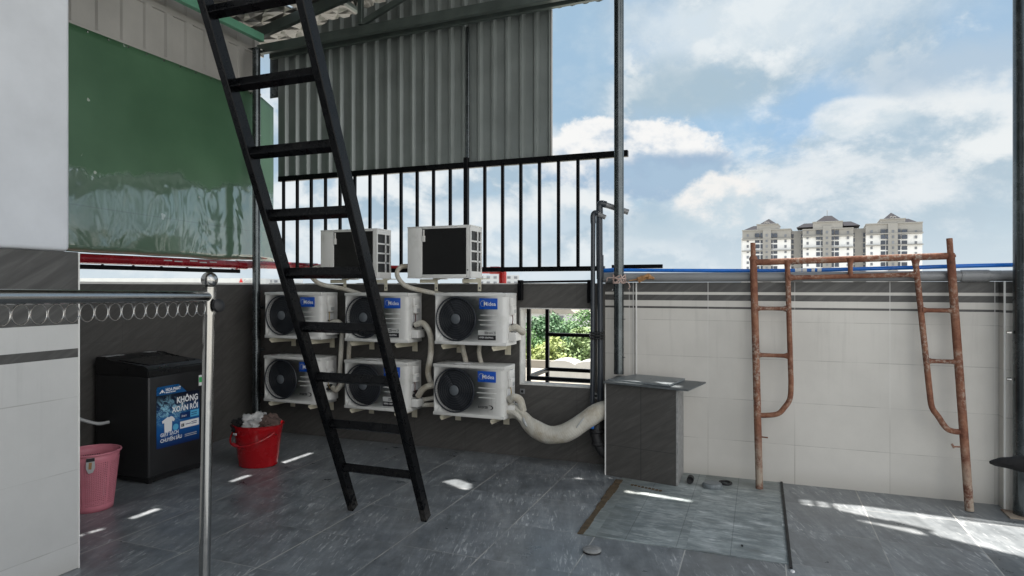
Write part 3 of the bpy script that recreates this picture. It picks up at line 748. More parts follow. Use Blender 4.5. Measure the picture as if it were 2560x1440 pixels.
def corrugated(name, p0, p1, zb, zt, period, depth, m, label, cat, side, parent=None, rib=(.16, .15, .24), jag=0., top=None):
    """ribbed sheet from p0 to p1 (xy); ribs stand out along side"""
    p0 = Vector((*p0, 0)); p1 = Vector((*p1, 0)); d = p1 - p0; L = d.length; d.normalize(); s = Vector((*side, 0))
    b = MB(); prof = []; x = 0.
    while x < L:
        a, c, e = rib
        for q, h in ((0, 0), (1 - a - 2 * c, 0), (1 - a - c, 1), (1 - c, 1)):
            xx = x + q * period
            if xx <= L: prof.append((xx, h * depth))
        x += period
    prof.append((L, 0))
    pr = None
    for i, (xx, h) in enumerate(prof):
        p = p0 + d * xx + s * h
        zz = zb + (jag * noise.noise(Vector((xx * 3, 0, 0))) if jag else 0); zt2 = zt if top is None else top(p.x)
        cur = (Vector((p.x, p.y, zz)), Vector((p.x, p.y, zt2)))
        if pr: b.quad(pr[0], cur[0], cur[1], pr[1])
        pr = cur
    bmesh.ops.remove_doubles(b.bm, verts=b.bm.verts[:], dist=1e-5)
    o = b.build(name, m, parent, smooth=False)
    md = o.modifiers.new('thickness', 'SOLIDIFY'); md.thickness = .002; md.offset = 0
    if parent is None: tag(o, label, cat)
    return o

def sheets():
    t = thing('corrugated_screen', (-3.6, 6.02, 3), 'grey corrugated metal sheeting hung under the roof beam behind the black railing', 'sheeting')
    top = lambda x: roof_z(x) - .15 + .08 * noise.noise(Vector((x * 2.1, 3, 0)))
    corrugated('ribbed_panel', (-5.235, 6.02), (-2.77, 6.02), 2.885, 4.5, .152, .036, 'sheet', '', '', (0, -1), t, jag=.02, top=top)
    corrugated('ribbed_panel', (-2.785, 6.026), (-1.905, 6.026), 2.875, 4.5, .152, .036, 'sheet', '', '', (0, -1), t, jag=.02, top=top)
    MB().beam((-2.79, 5.985, 2.93), (-2.79, 5.985, 4.31), .03, .022, up=(0, 1, 0)).build('joint_strip', 'galv', t, smooth=False)
    MB().box(-1.906, -1.896, 6.0, 6.03, 2.90, 4.4).build('edge_strip', 'sheet_pale', t, smooth=False)
    corrugated('corrugated_strip', (-5.45, 1.0), (-5.45, 5.93), 3.88, 4.545, .235, .022, 'sheet_pale', 'narrow pale corrugated metal strip above the green panel under the roof edge', 'sheeting', (1, 0), rib=(.30, .05, .2))
    # short bright corner strip in the gap left of the corrugated sheet
    b = MB().box(-5.365, -5.238, 6.03, 6.04, 3.86, 4.42)
    tag(b.build('metal_strip', 'galv', smooth=False), 'short pale metal strip in the gap behind the corner post', 'strip')
    # green panel: follows the wall then curls round the corner
    b = MB(); cols = []; ny = 70
    for i in range(ny + 1):
        y = 1.0 + (6.21 - 1.0) * i / ny; x = XL + .0
        if y > 5.85: x = XL - .15 * (y - 5.85)
        zt = 3.872 if y < 5.95 else 3.872 - (y - 5.95) * .25
        zb = 1.945 + .02 * noise.noise(Vector((y * 2, 0, 0)))
        row = []
        for k in range(31):
            z = zb + (zt - zb) * k / 30
            w = .008 * noise.noise(Vector((y * 1.6, z * 1.3, 4))) * max(0, min(1, (2.95 - z) / .7))
            row.append(b.bm.verts.new((x + w, y, z)))
        cols.append(row)
    for i in range(ny):
        for k in range(30): b.bm.faces.new((cols[i][k], cols[i + 1][k], cols[i + 1][k + 1], cols[i][k + 1]))
    t = thing('green_panel', (XL, 4, 2.9), 'glossy green plastic sheet filling the side wall above the red pipe, wavy at its bottom', 'panel')
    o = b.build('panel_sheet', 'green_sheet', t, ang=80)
    md = o.modifiers.new('thickness', 'SOLIDIFY'); md.thickness = .003
    for i in range(14):
        y = 3.3 + i * .19; MB().lathe([(.0, .006), (.007, .004), (.009, 0)], mtx=Matrix.Translation((XL + .008, y, 3.85)) @ Matrix.Rotation(R(90), 4, 'Y'), seg=8).build('rivet', 'steel', t)
    MB().beam((XL - .01, 1.0, 3.885), (XL - .01, 5.95, 3.885), .02, .025).build('top_batten', 'sheet_pale', t, smooth=False)
sheets()

# ------------------------------------------------------------------ posts
def posts():
    t = thing('corner_post', (-5.225, 5.66, 0), 'galvanised round post standing in the dark corner beside the green panel', 'post')
    MB().lathe([(.0, 0), (.042, 0), (.042, 4.285), (0, 4.285)], (-5.225, 5.66, 0)).build('post_tube', 'galv', t)
    MB().box(-5.29, -5.16, 5.6, 5.78, 4.2855, 4.2875).build('cap_plate', 'galv', t, smooth=False)
    for z in (.45, .95, 1.42): MB().box(-5.285, -5.165, 5.69, 5.72, z - .012, z + .012).build('pipe_clip', 'galv', t, smooth=False)
    t = thing('round_post', (-1.18, 5.73, .84), 'galvanised round post rising from the tiled pedestal and crossing the sky', 'post')
    MB().lathe([(.0, .868), (.043, .868), (.045, .90), (.0435, .93), (.0435, 4.28), (0, 4.28)], (-1.18, 5.73, 0)).build('post_tube', 'galv', t)
    for z, x in ((1.62, -1.235), (1.36, -1.127), (1.02, -1.127)): MB().lathe([(0, .014), (.006, .012), (.008, 0)], mtx=Matrix.Translation((x, 5.72, z)) @ Matrix.Rotation(R(90), 4, 'X'), seg=8).build('screw', 'steel', t)
    t = thing('round_post', (1.775, 5.66, 0), 'thick galvanised round post at the right edge beside the pilaster', 'post')
    MB().lathe([(.0, .008), (.064, .008), (.064, 4.28), (0, 4.28)], (1.775, 5.66, 0), seg=40).build('post_tube', 'galv', t)
    MB().box(1.66, 1.92, 5.55, 5.74, .001, .008).build('base_plate', 'rust', t, smooth=False)
    for z in (.98, 1.32): MB().lathe([(0, .03), (.01, .028), (.012, 0)], mtx=Matrix.Translation((1.70, 5.66, z)) @ Matrix.Rotation(R(-90), 4, 'Y'), seg=10).build('screw', 'steel', t)
    t = thing('black_post', (1.87, 5.58, 0), 'black steel post with short stubs close behind the thick post at the right edge', 'post')
    MB().beam((1.89, 5.56, .01), (1.89, 5.56, 4.28), .05, .05, up=(0, 1, 0)).build('post_tube', 'black_steel', t, smooth=False)
    for z in (3.25, 2.6, 1.95): MB().box(1.855, 1.864, 5.53, 5.57, z, z + .07).build('stub', 'black_steel', t, smooth=False)
posts()

# ------------------------------------------------------------------ railing on the back wall
def railing():
    t = thing('railing', (-3.2, 5.95, 1.68), 'black steel bar railing standing on the back wall above the air conditioners', 'railing')
    MB().beam((-5.16, 5.95, 2.885), (-1.14, 5.95, 2.885), .05, .06).build('top_rail', 'black_steel', t, smooth=False)
    MB().beam((-5.16, 5.95, 1.825), (-1.36, 5.95, 1.822), .05, .046).build('bottom_rail', 'black_steel', t, smooth=False)
    MB().beam((-1.30, 5.99, 1.838), (-.83, 5.99, 1.838), .03, .036).build('rail_stub', 'black_steel', t, smooth=False)
    for x in (-2.78,): MB().beam((x, 5.93, 1.682), (x, 5.93, 2.96), .045, .05, up=(0, 1, 0)).build('rail_post', 'black_steel', t, smooth=False)
    for x in (-5.03,):
        MB().beam((x, 5.93, 1.69), (x, 5.93, 1.80), .05, .05, up=(0, 1, 0)).beam((x - .02, 5.93, 1.79), (x + .14, 5.93, 1.79), .05, .045).build('foot_bracket', 'black_steel', t, smooth=False)
    for k in range(-12, 8):
        x = -2.78 + .1935 * k
        if k == 0 or x < -5.12 or x > -1.3: continue
        MB().beam((x, 5.955, 1.845), (x, 5.955, 2.856), .029, .029, up=(0, 1, 0), bev=.002).build('baluster', 'black_steel', t, smooth=False)
    # black bar with clips along the side wall under the red pipe
    t = thing('side_rail', (-5.40, 4, 1.8), 'black steel bar running under the red pipe on the side wall', 'rail')
    MB().beam((-5.41, 1.0, 1.822), (-5.41, 5.6, 1.822), .035, .04).build('rail_bar', 'black_steel', t, smooth=False)
    for i in range(12): MB().lathe([(0, .016), (.012, .012), (.016, 0)], (-5.41, 2.2 + i * .3, 1.835), seg=10).build('bolt', 'black_steel', t)
railing()

# ------------------------------------------------------------------ ladder
def ladder():
    t = thing('steel_ladder', (-2.5, 4.05, 0), 'tall black steel ladder leaning in front of the air conditioners, its top out of frame', 'ladder')
    y = lambda z: 4.045 - .4535 * z
    sh = lambda z: .010 + .0215 * z
    for x in (-2.825, -2.215):
        MB().beam((x + sh(.03), y(0.03), .012), (x + sh(5.2), y(5.2), 5.2), .047, .074, up=(0, 1, 0), bev=.004).build('side_rail', 'ladder', t, smooth=False)
    for i in range(14):
        z = .345 * (i + 1) + .01
        MB().beam((-2.801 + sh(z), y(z), z), (-2.239 + sh(z), y(z), z), .055, .055, up=(0, .41, .91), bev=.003).build('rung', 'ladder', t, smooth=False)
ladder()

# ------------------------------------------------------------------ air conditioners
def cyl_y(x, y, z):   # lathe axis z -> pointing to -y
    return Matrix.Translation((x, y, z)) @ Matrix.Rotation(R(90), 4, 'X')

def make_front_unit(kind):
    t = thing('air_conditioner', (0, 0, 0), 'x', 'air conditioner', 'white outdoor air conditioning units on the back wall')
    W, H, D = .735, .485, .27
    # casing with a round opening
    b = bmesh.new()
    fx, fz, fr = .222, .243, .203
    outer = [(.012, .0), (W - .045, 0), (W - .045, H), (.012, H)]
    n = 40
    loop = [(fx + fr * math.cos(2 * math.pi * k / n), fz + fr * math.sin(2 * math.pi * k / n)) for k in range(n)]
    V = [Vector(p) for p in outer + loop]; E = [(i, (i + 1) % 4) for i in range(4)] + [(4 + i, 4 + (i + 1) % n) for i in range(n)]
    res = delaunay_2d_cdt(V, E, [], 0, 1e-6)
    vv = [b.verts.new((v.x, 0, v.y)) for v in res[0]]
    for f in res[2]:
        c = sum((res[0][i] for i in f), Vector((0, 0))) / len(f)
        if (c - Vector((fx, fz))).length > fr * .99: b.faces.new([vv[i] for i in f])
    m = MB(); m._merge(b)
    # recessed drum behind the opening
    pr = None
    for k in range(n + 1):
        a = 2 * math.pi * k / n; p = (fx + fr * math.cos(a), 0, fz + fr * math.sin(a)); q = (p[0], .05, p[2])
        if pr: m.quad(pr[0], p, q, pr[1])
        pr = (p, q)
    # sides: bevelled wrap
    prof = [(.012, 0), (.003, .004), (0, .014), (0, D), (W, D), (W, .05), (W - .006, .028), (W - .020, .010), (W - .045, 0)]
    for i in range(len(prof) - 1):
        p, q = prof[i], prof[i + 1]; m.quad((p[0], p[1], 0), (q[0], q[1], 0), (q[0], q[1], H), (p[0], p[1], H))
    vt = [m.bm.verts.new((x, y, H)) for x, y in prof]; m.bm.faces.new(vt)
    vb = [m.bm.verts.new((x, y, 0)) for x, y in prof]; m.bm.faces.new(vb)
    # top cap lip and bottom flange
    m.box(-.004, W + .003, -.004, D + .003, H - .026, H + .004, bev=.006)
    m.box(-.003, W + .002, -.003, D + .002, 0, .03, bev=.004)
    for i in range(9): m.box(.10 + i * .06, .13 + i * .06, .05, D - .04, H + .0035, H + .007, bev=.002, seg=1)
    bmesh.ops.remove_doubles(m.bm, verts=m.bm.verts[:], dist=1e-5)
    m.build('casing', 'ac_white', t, ang=40)
    MB().lathe([(0, 0), (fr - .002, 0), (fr - .002, -.004), (0, -.004)], mtx=cyl_y(fx, .046, fz), seg=32).build('fan_shroud', 'fan_dark', t)
    f = MB()
    for k in range(3):
        a0 = k * 2.094 + .4; pts = []
        for j in range(7):
            u = j / 6
            for rr in (.05, .185): pass
        cols = []
        for j in range(6):
            a = a0 + j * .26; y0 = .034 - .02 * (j / 5)
            cols.append(((fx + .045 * math.cos(a), y0, fz + .045 * math.sin(a)), (fx + .18 * math.cos(a + .25), y0 + .005, fz + .18 * math.sin(a + .25))))
        for j in range(5): f.quad(cols[j][0], cols[j + 1][0], cols[j + 1][1], cols[j][1])
    f.build('fan_blades', 'fan_dark', t)
    g = MB()
    for r in (.070, .092, .114, .136, .158, .180): g.ring((fx, -.004 + .004 * (r / .18), fz), r, .0017, seg=36, ts=4)
    g.ring((fx, -.002, fz), .205, .007, seg=44, ts=6)
    for k in range(56):
        a = 2 * math.pi * k / 56; b2 = a + .35
        g.tube([(fx + .048 * math.cos(a), -.003, fz + .048 * math.sin(a)), (fx + .125 * math.cos(a + .2), -.005, fz + .125 * math.sin(a + .2)), (fx + .203 * math.cos(b2), -.001, fz + .203 * math.sin(b2))], .0011, seg=3, cap=False)
    g.build('fan_grille', 'grille', t)
    MB().lathe([(0, .010), (.040, .009), (.047, .004), (.047, -.004)], mtx=cyl_y(fx, -.002, fz), seg=28).build('grille_hub', 'hub', t)
    # badge
    bd = MB().box(.468, .652, -.006, -.0005, .338, .440, bev=.0025)
    bd = bd.build('badge', 'badge', t)
    text('badge_lettering', 'Midea', .052, (.513, -.0066, .371), (1, 0, 0), (0, 0, 1), 'ink_white', bd, sx=.98, off=.0004)
    lg = MB(); pr = None
    for k in range(30):
        a = R(20 + k * 10.2); w = .0005 + .0018 * abs(math.sin(a * .5 + 1)); c = (.508, .390)
        cur = ((c[0] + (.027 - w) * math.cos(a), -.0068, c[1] + (.027 - w) * math.sin(a)), (c[0] + (.027 + w) * math.cos(a), -.0068, c[1] + (.027 + w) * math.sin(a)))
        if pr: lg.quad(pr[0], cur[0], cur[1], pr[1])
        pr = cur
    lg.build('badge_emblem', 'ink_grey', bd)
    gr = MB()
    for z, x0, x1 in ((.283, .475, .645), (.236, .458, .655), (.192, .475, .645)):
        gr.box(x0, x1, -.0035, .001, z - .004, z + .004, bev=.0028, seg=2)
    gr.build('pressed_rib', 'ac_white', t)
    if kind == 'hyper':
        lb = MB().box(.455, .635, -.0025, -.0004, .052, .142, bev=.001, seg=1).build('efficiency_label', 'groove', t, smooth=False)
        MB().box(.4555, .6345, -.0034, -.0024, .0525, .096).build('label_bar', 'ink_black', lb, smooth=False)
        text('label_lettering', 'HYPER GRAPPING', .0225, (.466, -.0036, .067), (1, 0, 0), (0, 0, 1), 'ink_white', lb, sx=.80)
        MB().box(.520, .552, -.0034, -.0024, .106, .130).build('label_mark', 'ink_black', lb, smooth=False)
        text('label_lettering', 'R32', .021, (.5225, -.0036, .110), (1, 0, 0), (0, 0, 1), 'ink_white', lb, sx=.78)
        text('label_lettering', 'INVERTER', .014, (.558, -.0028, .113), (1, 0, 0), (0, 0, 1), 'ink_black', lb, sx=.72, shear=.25, off=.0003)
        z0, x0, s = .119, .614, .45
    else:
        text('inverter_lettering', 'INVERTER', .031, (.468, -.0006, .092), (1, 0, 0), (0, 0, 1), 'ink_black', t, sx=.72, shear=.25, off=.0007)
        z0, x0, s = .103, .585, 1.0
    sw = MB(); pr = None
    for k in range(19):
        a = R(100 - k * 10.6); w = (.0055 * math.sin(math.pi * k / 18) + .0006) * s
        cx, cz = x0, z0
        cur = ((cx + (.034 * s - w) * math.cos(a), -.0036, cz + (.020 * s - w) * math.sin(a)), (cx + (.034 * s + w) * math.cos(a), -.0036, cz + (.020 * s + w) * math.sin(a)))
        if pr: sw.quad(pr[0], cur[0], cur[1], pr[1])
        pr = cur
    sw.build('swoosh_mark', 'ink_black', t)
    # right side: electrical cover, valve tray, valves
    MB().box(W, W + .028, .08, .185, .36, .45, bev=.008).box(W, W + .040, .09, .175, .285, .37, bev=.010).build('terminal_cover', 'ac_plastic', t)
    MB().box(W + .0385, W + .0408, .105, .16, .30, .335).build('barcode_label', 'ink_grey', t, smooth=False)
    MB().box(W - .001, W + .002, .08, .20, .20, .27).build('rating_label', 'ink_white', t, smooth=False)
    MB().box(W, W + .075, .06, .20, .045, .125, bev=.006).build('valve_tray', 'ac_plastic', t)
    for z, y in ((.155, .10), (.185, .15)):
        v = MB(); v.lathe([(0, .05), (.010, .05), (.011, .03), (.016, .028), (.016, .012), (.012, 0)], mtx=Matrix.Translation((W, y, z)) @ Matrix.Rotation(R(90), 4, 'Y'), seg=10)
        v.build('valve', 'rubber', t)
    MB().tube([(W + .03, .10, .155), (W + .035, .085, .19), (W + .02, .08, .20)], .007, 6).build('cable', 'rubber', t)
    MB().tube(arc([(W + .02, .10, .295), (W + .035, .085, .25), (W + .03, .09, .20), (W + .05, .09, .165)]), .004, 6).build('wire', 'wire_red' if kind == 'hyper' else 'wire_yellow', t)
    return t

def make_back_unit():
    t = thing('air_conditioner', (0, 0, 0), 'x', 'air conditioner', 'white outdoor air conditioning units on top of the wall')
    W, H, D = .695, .49, .27
    m = MB()
    # front here is the unit's back: frame round the dark coil
    m.box(0, .16, 0, D, .0, H, bev=.006)
    m.box(.16, .645, 0, D, 0, .026, bev=.003).box(.16, .645, 0, D, H - .014, H, bev=.003)
    m.box(.645, .675, 0, D, 0, H, bev=.003)
    # right side with window grid
    m.box(.675, W, .0, .02, 0, H, bev=.002).box(.675, W, D - .02, D, 0, H, bev=.002)
    m.box(W - .016, W, .02, D - .02, 0, .055).box(W - .016, W, .02, D - .02, H - .045, H)
    for k in range(1, 4):
        z = .055 + (H - .10) * k / 4; m.box(W - .008, W, .02, D - .02, z - .008, z + .008)
    m.box(W - .008, W, .16, .178, .055, H - .045)
    m.box(-.003, W + .003, -.003, D + .003, H, H + .012, bev=.005)
    m.box(-.002, W + .002, -.002, D + .002, -.01, 0)
    m.build('casing', 'ac_white', t, ang=40)
    c = MB()
    for k in range(60):
        z = .03 + k * .0073; c.box(.161, .644, .012, .016, z, z + .0022)
    c.box(.16, .645, .018, .04, .026, H - .014).box(.676, W - .012, .022, D - .022, .05, H - .04)
    c.build('condenser_coil', 'coil', t, smooth=False)
    MB().box(.165, .195, -.004, .016, .35, .41, bev=.004).box(.176, .186, -.002, .014, .41, .47, bev=.003).build('sensor_clip', 'ac_plastic', t)
    MB().box(.652, .668, -.002, -.0005, .06, .075).build('screw', 'hub', t, smooth=False)
    return t

def make_bracket_wall():
    t = thing('steel_bracket', (0, 0, 0), 'x', 'bracket', 'cream steel brackets under the air conditioners')
    MB().box(-.017, .017, 0, .36, -.006, 0, bev=.001, seg=1).prism([(-.017, 0, -.006), (-.017, .36, -.006), (-.017, .36, -.055), (-.017, .03, -.045), (-.017, .0, -.02)], (.005, 0, 0)).build('arm', 'cream', t, smooth=False)
    MB().box(-.03, .03, .36, .366, -.11, .0).build('wall_plate', 'cream', t, smooth=False)
    return t

def aircon():
    hyp = make_front_unit('hyper'); inv = make_front_unit('inverter'); br = make_bracket_wall()
    units = [
        ('inverter', -4.962, 5.50, 1.103, 'upper white air conditioner nearest the corner post, partly behind the ladder rail', 'upper unit nearest the corner post'),
        ('hyper', -3.94, 5.50, 1.100, 'upper middle white air conditioner behind the ladder with a yellowish wrapped pipe at its right', 'upper middle unit behind the ladder'),
        ('hyper', -2.912, 5.50, 1.103, 'upper white air conditioner beside the wall opening, with a black label at lower right', 'upper unit beside the opening'),
        ('inverter', -4.974, 5.50, .425, 'lower white air conditioner nearest the corner post, behind the red bucket', 'lower unit nearest the corner post'),
        ('hyper', -3.945, 5.50, .420, 'lower middle white air conditioner, its blue badge cut by the ladder rail', 'lower middle unit behind the ladder'),
        ('inverter', -2.928, 5.50, .425, 'lower white air conditioner left of the thick bundle, with a swoosh mark', 'lower unit beside the thick bundle'),
    ]
    g = 'white outdoor air conditioning units on the back wall'
    first = {'hyper': hyp, 'inverter': inv}; used = set(); bn = 0
    for kind, x, y, z, lab, short in units:
        if kind not in used:
            o = first[kind]; o.location = (x, y, z); o['label'] = lab; used.add(kind)
        else: o = dup(first[kind], (x, y, z), lab, g)
        for k, (dx, w) in enumerate(((.10, 'left'), (.625, 'right'))):
            l2 = 'cream steel bracket under the %s end of the %s' % (w, short)
            loc = (x + dx, y - .025 if k == 0 else y - .035, z - .0035)
            if bn == 0: br.location = loc; br['label'] = l2
            else: dup(br, loc, l2, 'cream steel brackets under the air conditioners')
            bn += 1
    bk = make_back_unit()
    bk.location = (-4.335, 5.625, 1.745); bk['label'] = 'air conditioner on the wall top behind the ladder, showing its dark rear coil'
    dup(bk, (-3.285, 5.625, 1.745), 'air conditioner on the wall top right of the ladder, showing its dark rear coil', 'white outdoor air conditioning units on top of the wall')
    # brackets that hook over the wall top
    t = thing('hook_bracket', (0, 0, 0), 'x', 'bracket', 'cream hook brackets under the wall top units')
    MB().box(-.16, .035, .0, .045, .06, .068).box(-.165, .035, -.003, .0, .03, .068).box(.0, .035, .0, .004, -.05, .06).box(-.02, .02, .0, .25, .068, .076).build('angle', 'cream', t, smooth=False)
    MB().lathe([(0, .006), (.007, .005), (.009, 0)], mtx=cyl_y(.02, -.001, -.02), seg=8).build('bolt', 'hub', t)
    bl = [(-4.10, 'left bracket under the wall top unit behind the ladder'), (-3.60, 'right bracket under the wall top unit behind the ladder'), (-3.02, 'left bracket under the wall top unit right of the ladder'), (-2.55, 'right bracket under the wall top unit right of the ladder')]
    for i, (x, l) in enumerate(bl):
        if i == 0: t.location = (x, YB - .18, 1.658); t['label'] = 'cream steel ' + l
        else: dup(t, (x, YB - .18, 1.658), 'cream steel ' + l, 'cream hook brackets under the wall top units')
    # spots of sunlight on the lower units, put in as thin white pieces
    for x, w, lab in ((-4.60, .10, 'white scrap of paper on top of the lower unit nearest the corner post'), (-3.72, .14, 'white scrap of paper on top of the lower middle unit'), (-2.72, .17, 'white scrap of paper on top of the lower unit beside the bundle')):
        b = MB().prism([(x, 5.53, .9185), (x + w, 5.54, .9185), (x + w * .9, 5.64, .9185), (x + .02, 5.62, .9185)], (0, 0, .004))
        tag(b.build('paper_scrap', 'ink_white', smooth=False), lab, 'paper')
aircon()

# ------------------------------------------------------------------ insulated pipes
def pipes():
    G = 'white wrapped refrigerant pipes'
    def pipe(pts, r, lab, m='wrap', wob=.12, name='wrapped_pipe'):
        o = MB().tube(arc(pts), r * .86, 14, wob=wob * .4).build(name, m)
        return tag(o, lab, 'pipe', G)
    pipe([(-4.20, 5.60, 1.27), (-4.10, 5.60, 1.29), (-4.06, 5.62, 1.22), (-4.10, 5.66, 1.0), (-4.13, 5.68, .72), (-4.10, 5.68, .60)], .028, 'wrapped pipe hanging between the left and middle columns of units, nearer the left column')
    pipe([(-4.03, 5.70, 1.34), (-4.02, 5.70, 1.15), (-4.04, 5.71, .9), (-4.02, 5.71, .66)], .028, 'wrapped pipe hanging straight between the left and middle columns, nearer the middle column')
    pipe([(-4.16, 5.60, .60), (-4.10, 5.58, .58), (-4.02, 5.62, .68), (-3.93, 5.70, .72)], .032, 'short wrapped pipe curving up from the lower unit nearest the corner post')
    pipe([(-3.17, 5.58, 1.275), (-3.08, 5.58, 1.29), (-3.015, 5.60, 1.18), (-3.02, 5.62, 1.0), (-3.06, 5.64, .80), (-3.02, 5.66, .66)], .034, 'wrapped pipe arching down from the upper middle unit beside the right column')
    pipe([(-3.15, 5.60, .57), (-3.08, 5.58, .65), (-2.98, 5.60, .69), (-2.86, 5.74, .70)], .036, 'wrapped pipe curving right from the lower middle unit, topmost of three')
    pipe([(-3.14, 5.70, .52), (-3.0, 5.72, .545), (-2.7, 5.80, .545)], .026, 'wrapped pipe running level behind the lower units, second of three')
    pipe([(-3.16, 5.70, .465), (-3.0, 5.72, .475), (-2.7, 5.80, .475)], .026, 'wrapped pipe running level behind the lower units, lowest of three')
    pipe([(-2.74, 5.72, 1.18), (-2.72, 5.72, 1.05), (-2.68, 5.73, .88)], .030, 'short wrapped pipe between the two right units, left one of the pair')
    pipe([(-2.52, 5.72, 1.18), (-2.545, 5.72, 1.02), (-2.52, 5.73, .88)], .026, 'short wrapped pipe between the two right units, right one of the pair')
    pipe([(-3.30, 5.74, 1.86), (-3.38, 5.66, 1.85), (-3.40, 5.62, 1.77), (-3.30, 5.62, 1.66), (-3.10, 5.70, 1.60), (-2.90, 5.78, 1.56)], .027, 'wrapped pipe looping down from the wall top unit right of the ladder')
    pipe([(-4.36, 5.74, 1.86), (-4.44, 5.66, 1.85), (-4.45, 5.62, 1.77), (-4.33, 5.62, 1.68), (-4.10, 5.70, 1.63), (-3.90, 5.78, 1.56)], .027, 'wrapped pipe looping down from the wall top unit behind the ladder')
    pipe([(-2.18, 5.60, 1.26), (-2.12, 5.60, 1.275), (-2.09, 5.66, 1.24), (-2.10, 5.74, 1.22), (-2.14, 5.84, 1.22)], .036, 'wrapped pipe stub at the side of the upper unit beside the opening')
    # the thick bundle
    t = thing('pipe_bundle', (-1.8, 5.56, .4), 'thick sagging bundle of white wrapped pipes running to the tiled pedestal', 'pipe bundle')
    path = arc([(-2.06, 5.60, .47), (-1.97, 5.57, .385), (-1.80, 5.55, .315), (-1.62, 5.56, .345), (-1.45, 5.60, .46), (-1.34, 5.64, .535), (-1.24, 5.68, .565)], 9)
    rr = [.046 + .036 * min(1, i / 12) + .002 * math.sin(i * .5) for i in range(len(path))]
    MB().tube(path, rr, 22, wob=.03).build('wrapping', 'wrap', t)
    for k, (dy, dz, x0, z0) in enumerate(((0, .035, -2.20, .575), (-.03, -.01, -2.22, .49), (.02, -.05, -2.26, .43))):
        MB().tube(arc([(x0, 5.62 + dy, z0), (-2.12, 5.60 + dy, .49 + dz * .9), (-2.02, 5.57 + dy * .7, .425 + dz), (-1.92, 5.56, .37 + dz * .6)]), .028, 12, wob=.1).build('loose_pipe', 'wrap', t)
    MB().tube(arc([(-2.17, 5.58, .60), (-2.12, 5.56, .63), (-2.07, 5.58, .60), (-2.05, 5.60, .50)]), .036, 12, wob=.15).build('loose_pipe', 'wrap', t)
    MB().ring((-1.985, 5.572, .40), .068, .012, mtx=Matrix.Rotation(R(-35), 3, 'Y') @ Matrix.Rotation(R(90), 3, 'Z'), seg=22).build('tape_band', 'ink_grey', t)
    MB().ring((-1.49, 5.592, .435), .094, .006, mtx=Matrix.Rotation(R(35), 3, 'Y') @ Matrix.Rotation(R(90), 3, 'Z'), seg=22).build('tape_band', 'ink_grey', t)
    # dark drain pipes right of the opening
    t = thing('drain_pipe', (-1.43, 5.77, .4), 'thinner dark grey vertical pipe with a bent top end, nearer the opening', 'pipe')
    MB().tube([(-1.432, 5.76, .3), (-1.428, 5.76, 1.2), (-1.423, 5.76, 2.26)], .021, 14).build('pipe_run', 'pvc_dark', t)
    MB().tube(arc([(-1.423, 5.76, 2.23), (-1.423, 5.76, 2.30), (-1.405, 5.76, 2.325), (-1.37, 5.76, 2.315)]), .025, 14).build('elbow', 'pvc_dark', t)
    MB().tube([(-1.38, 5.76, 2.315), (-1.31, 5.77, 2.28)], .021, 14).build('outlet', 'pvc_grey', t)
    t = thing('drain_pipe', (-1.375, 5.80, .4), 'thicker dark grey vertical pipe with coupling, turning at its top towards the round post', 'pipe')
    MB().tube([(-1.365, 5.79, .3), (-1.365, 5.79, 1.3), (-1.37, 5.79, 2.34)], .027, 16).build('pipe_run', 'pvc_dark', t)
    MB().tube([(-1.366, 5.79, 1.72), (-1.366, 5.79, 1.94)], .033, 16).build('coupling', 'pvc_dark', t)
    MB().tube(arc([(-1.37, 5.79, 2.32), (-1.37, 5.79, 2.39), (-1.355, 5.79, 2.41), (-1.31, 5.80, 2.40)]), .031, 14).build('elbow', 'pvc_dark', t)
    MB().tube([(-1.32, 5.80, 2.40), (-1.12, 5.86, 2.33)], .026, 14).build('outlet', 'pvc_grey', t)
    b = MB()
    for z in (1.18, 1.205, 1.23): b.ring((-1.395, 5.775, z), .060, .008, axis='Z', seg=20)
    tag(b.build('tape_binding', 'rubber'), 'black tape binding the two dark vertical pipes together', 'tape')
    t = thing('pipe_valve', (-1.36, 5.62, .2), 'black pipe valve with a blue handle half hidden behind the pedestal', 'valve')
    MB().tube(arc([(-1.36, 5.74, .50), (-1.36, 5.66, .40), (-1.36, 5.64, .30), (-1.30, 5.64, .18), (-1.24, 5.70, .16)]), .048, 14).ring((-1.36, 5.65, .36), .05, .016, axis='Z').ring((-1.345, 5.64, .25), .05, .016, axis='Z').build('valve_body', 'rubber', t)
    MB().tube(arc([(-1.385, 5.62, .40), (-1.43, 5.60, .41), (-1.47, 5.60, .40)]), [.02] * 8 + [.028] * 6 + [.02] * 3, 10).build('valve_handle', 'pvc_blue', t)
    # pipes along the right wall
    t = thing('grey_pipe', (0, 5.83, 1.735), 'fat grey plastic pipe lying along the top of the banded white wall', 'pipe')
    MB().tube([(-1.34, 5.86, 1.735), (.2, 5.86, 1.733), (1.70, 5.86, 1.733), (3.6, 5.86, 1.733)], .041, 20).build('pipe_run', 'pvc_grey', t)
    MB().tube([(-1.36, 5.86, 1.735), (-1.20, 5.86, 1.735)], .047, 20).build('coupling', 'pvc_grey', t)
    MB().tube([(1.44, 5.86, 1.733), (1.62, 5.86, 1.733)], .047, 20).build('coupling', 'pvc_grey', t)
    t = thing('blue_pipe', (0, 5.92, 1.80), 'thin bright blue plastic pipe lying on the fat grey pipe along the wall top', 'pipe')
    MB().tube(arc([(-1.36, 5.90, 1.80), (-1.30, 5.90, 1.805), (-.6, 5.905, 1.795), (.2, 5.91, 1.787), (1.0, 5.91, 1.80), (1.75, 5.90, 1.815), (3.4, 5.90, 1.83)], 6), .016, 14).build('pipe_run', 'pvc_blue', t)
    for x0, x1 in ((.275, .325), (.33, .365), (.40, .425), (.445, .475)): MB().tube([(x0, 5.91, 1.7885), (x1, 5.91, 1.789)], .0175, 14).build('white_tape', 'ink_white', t)
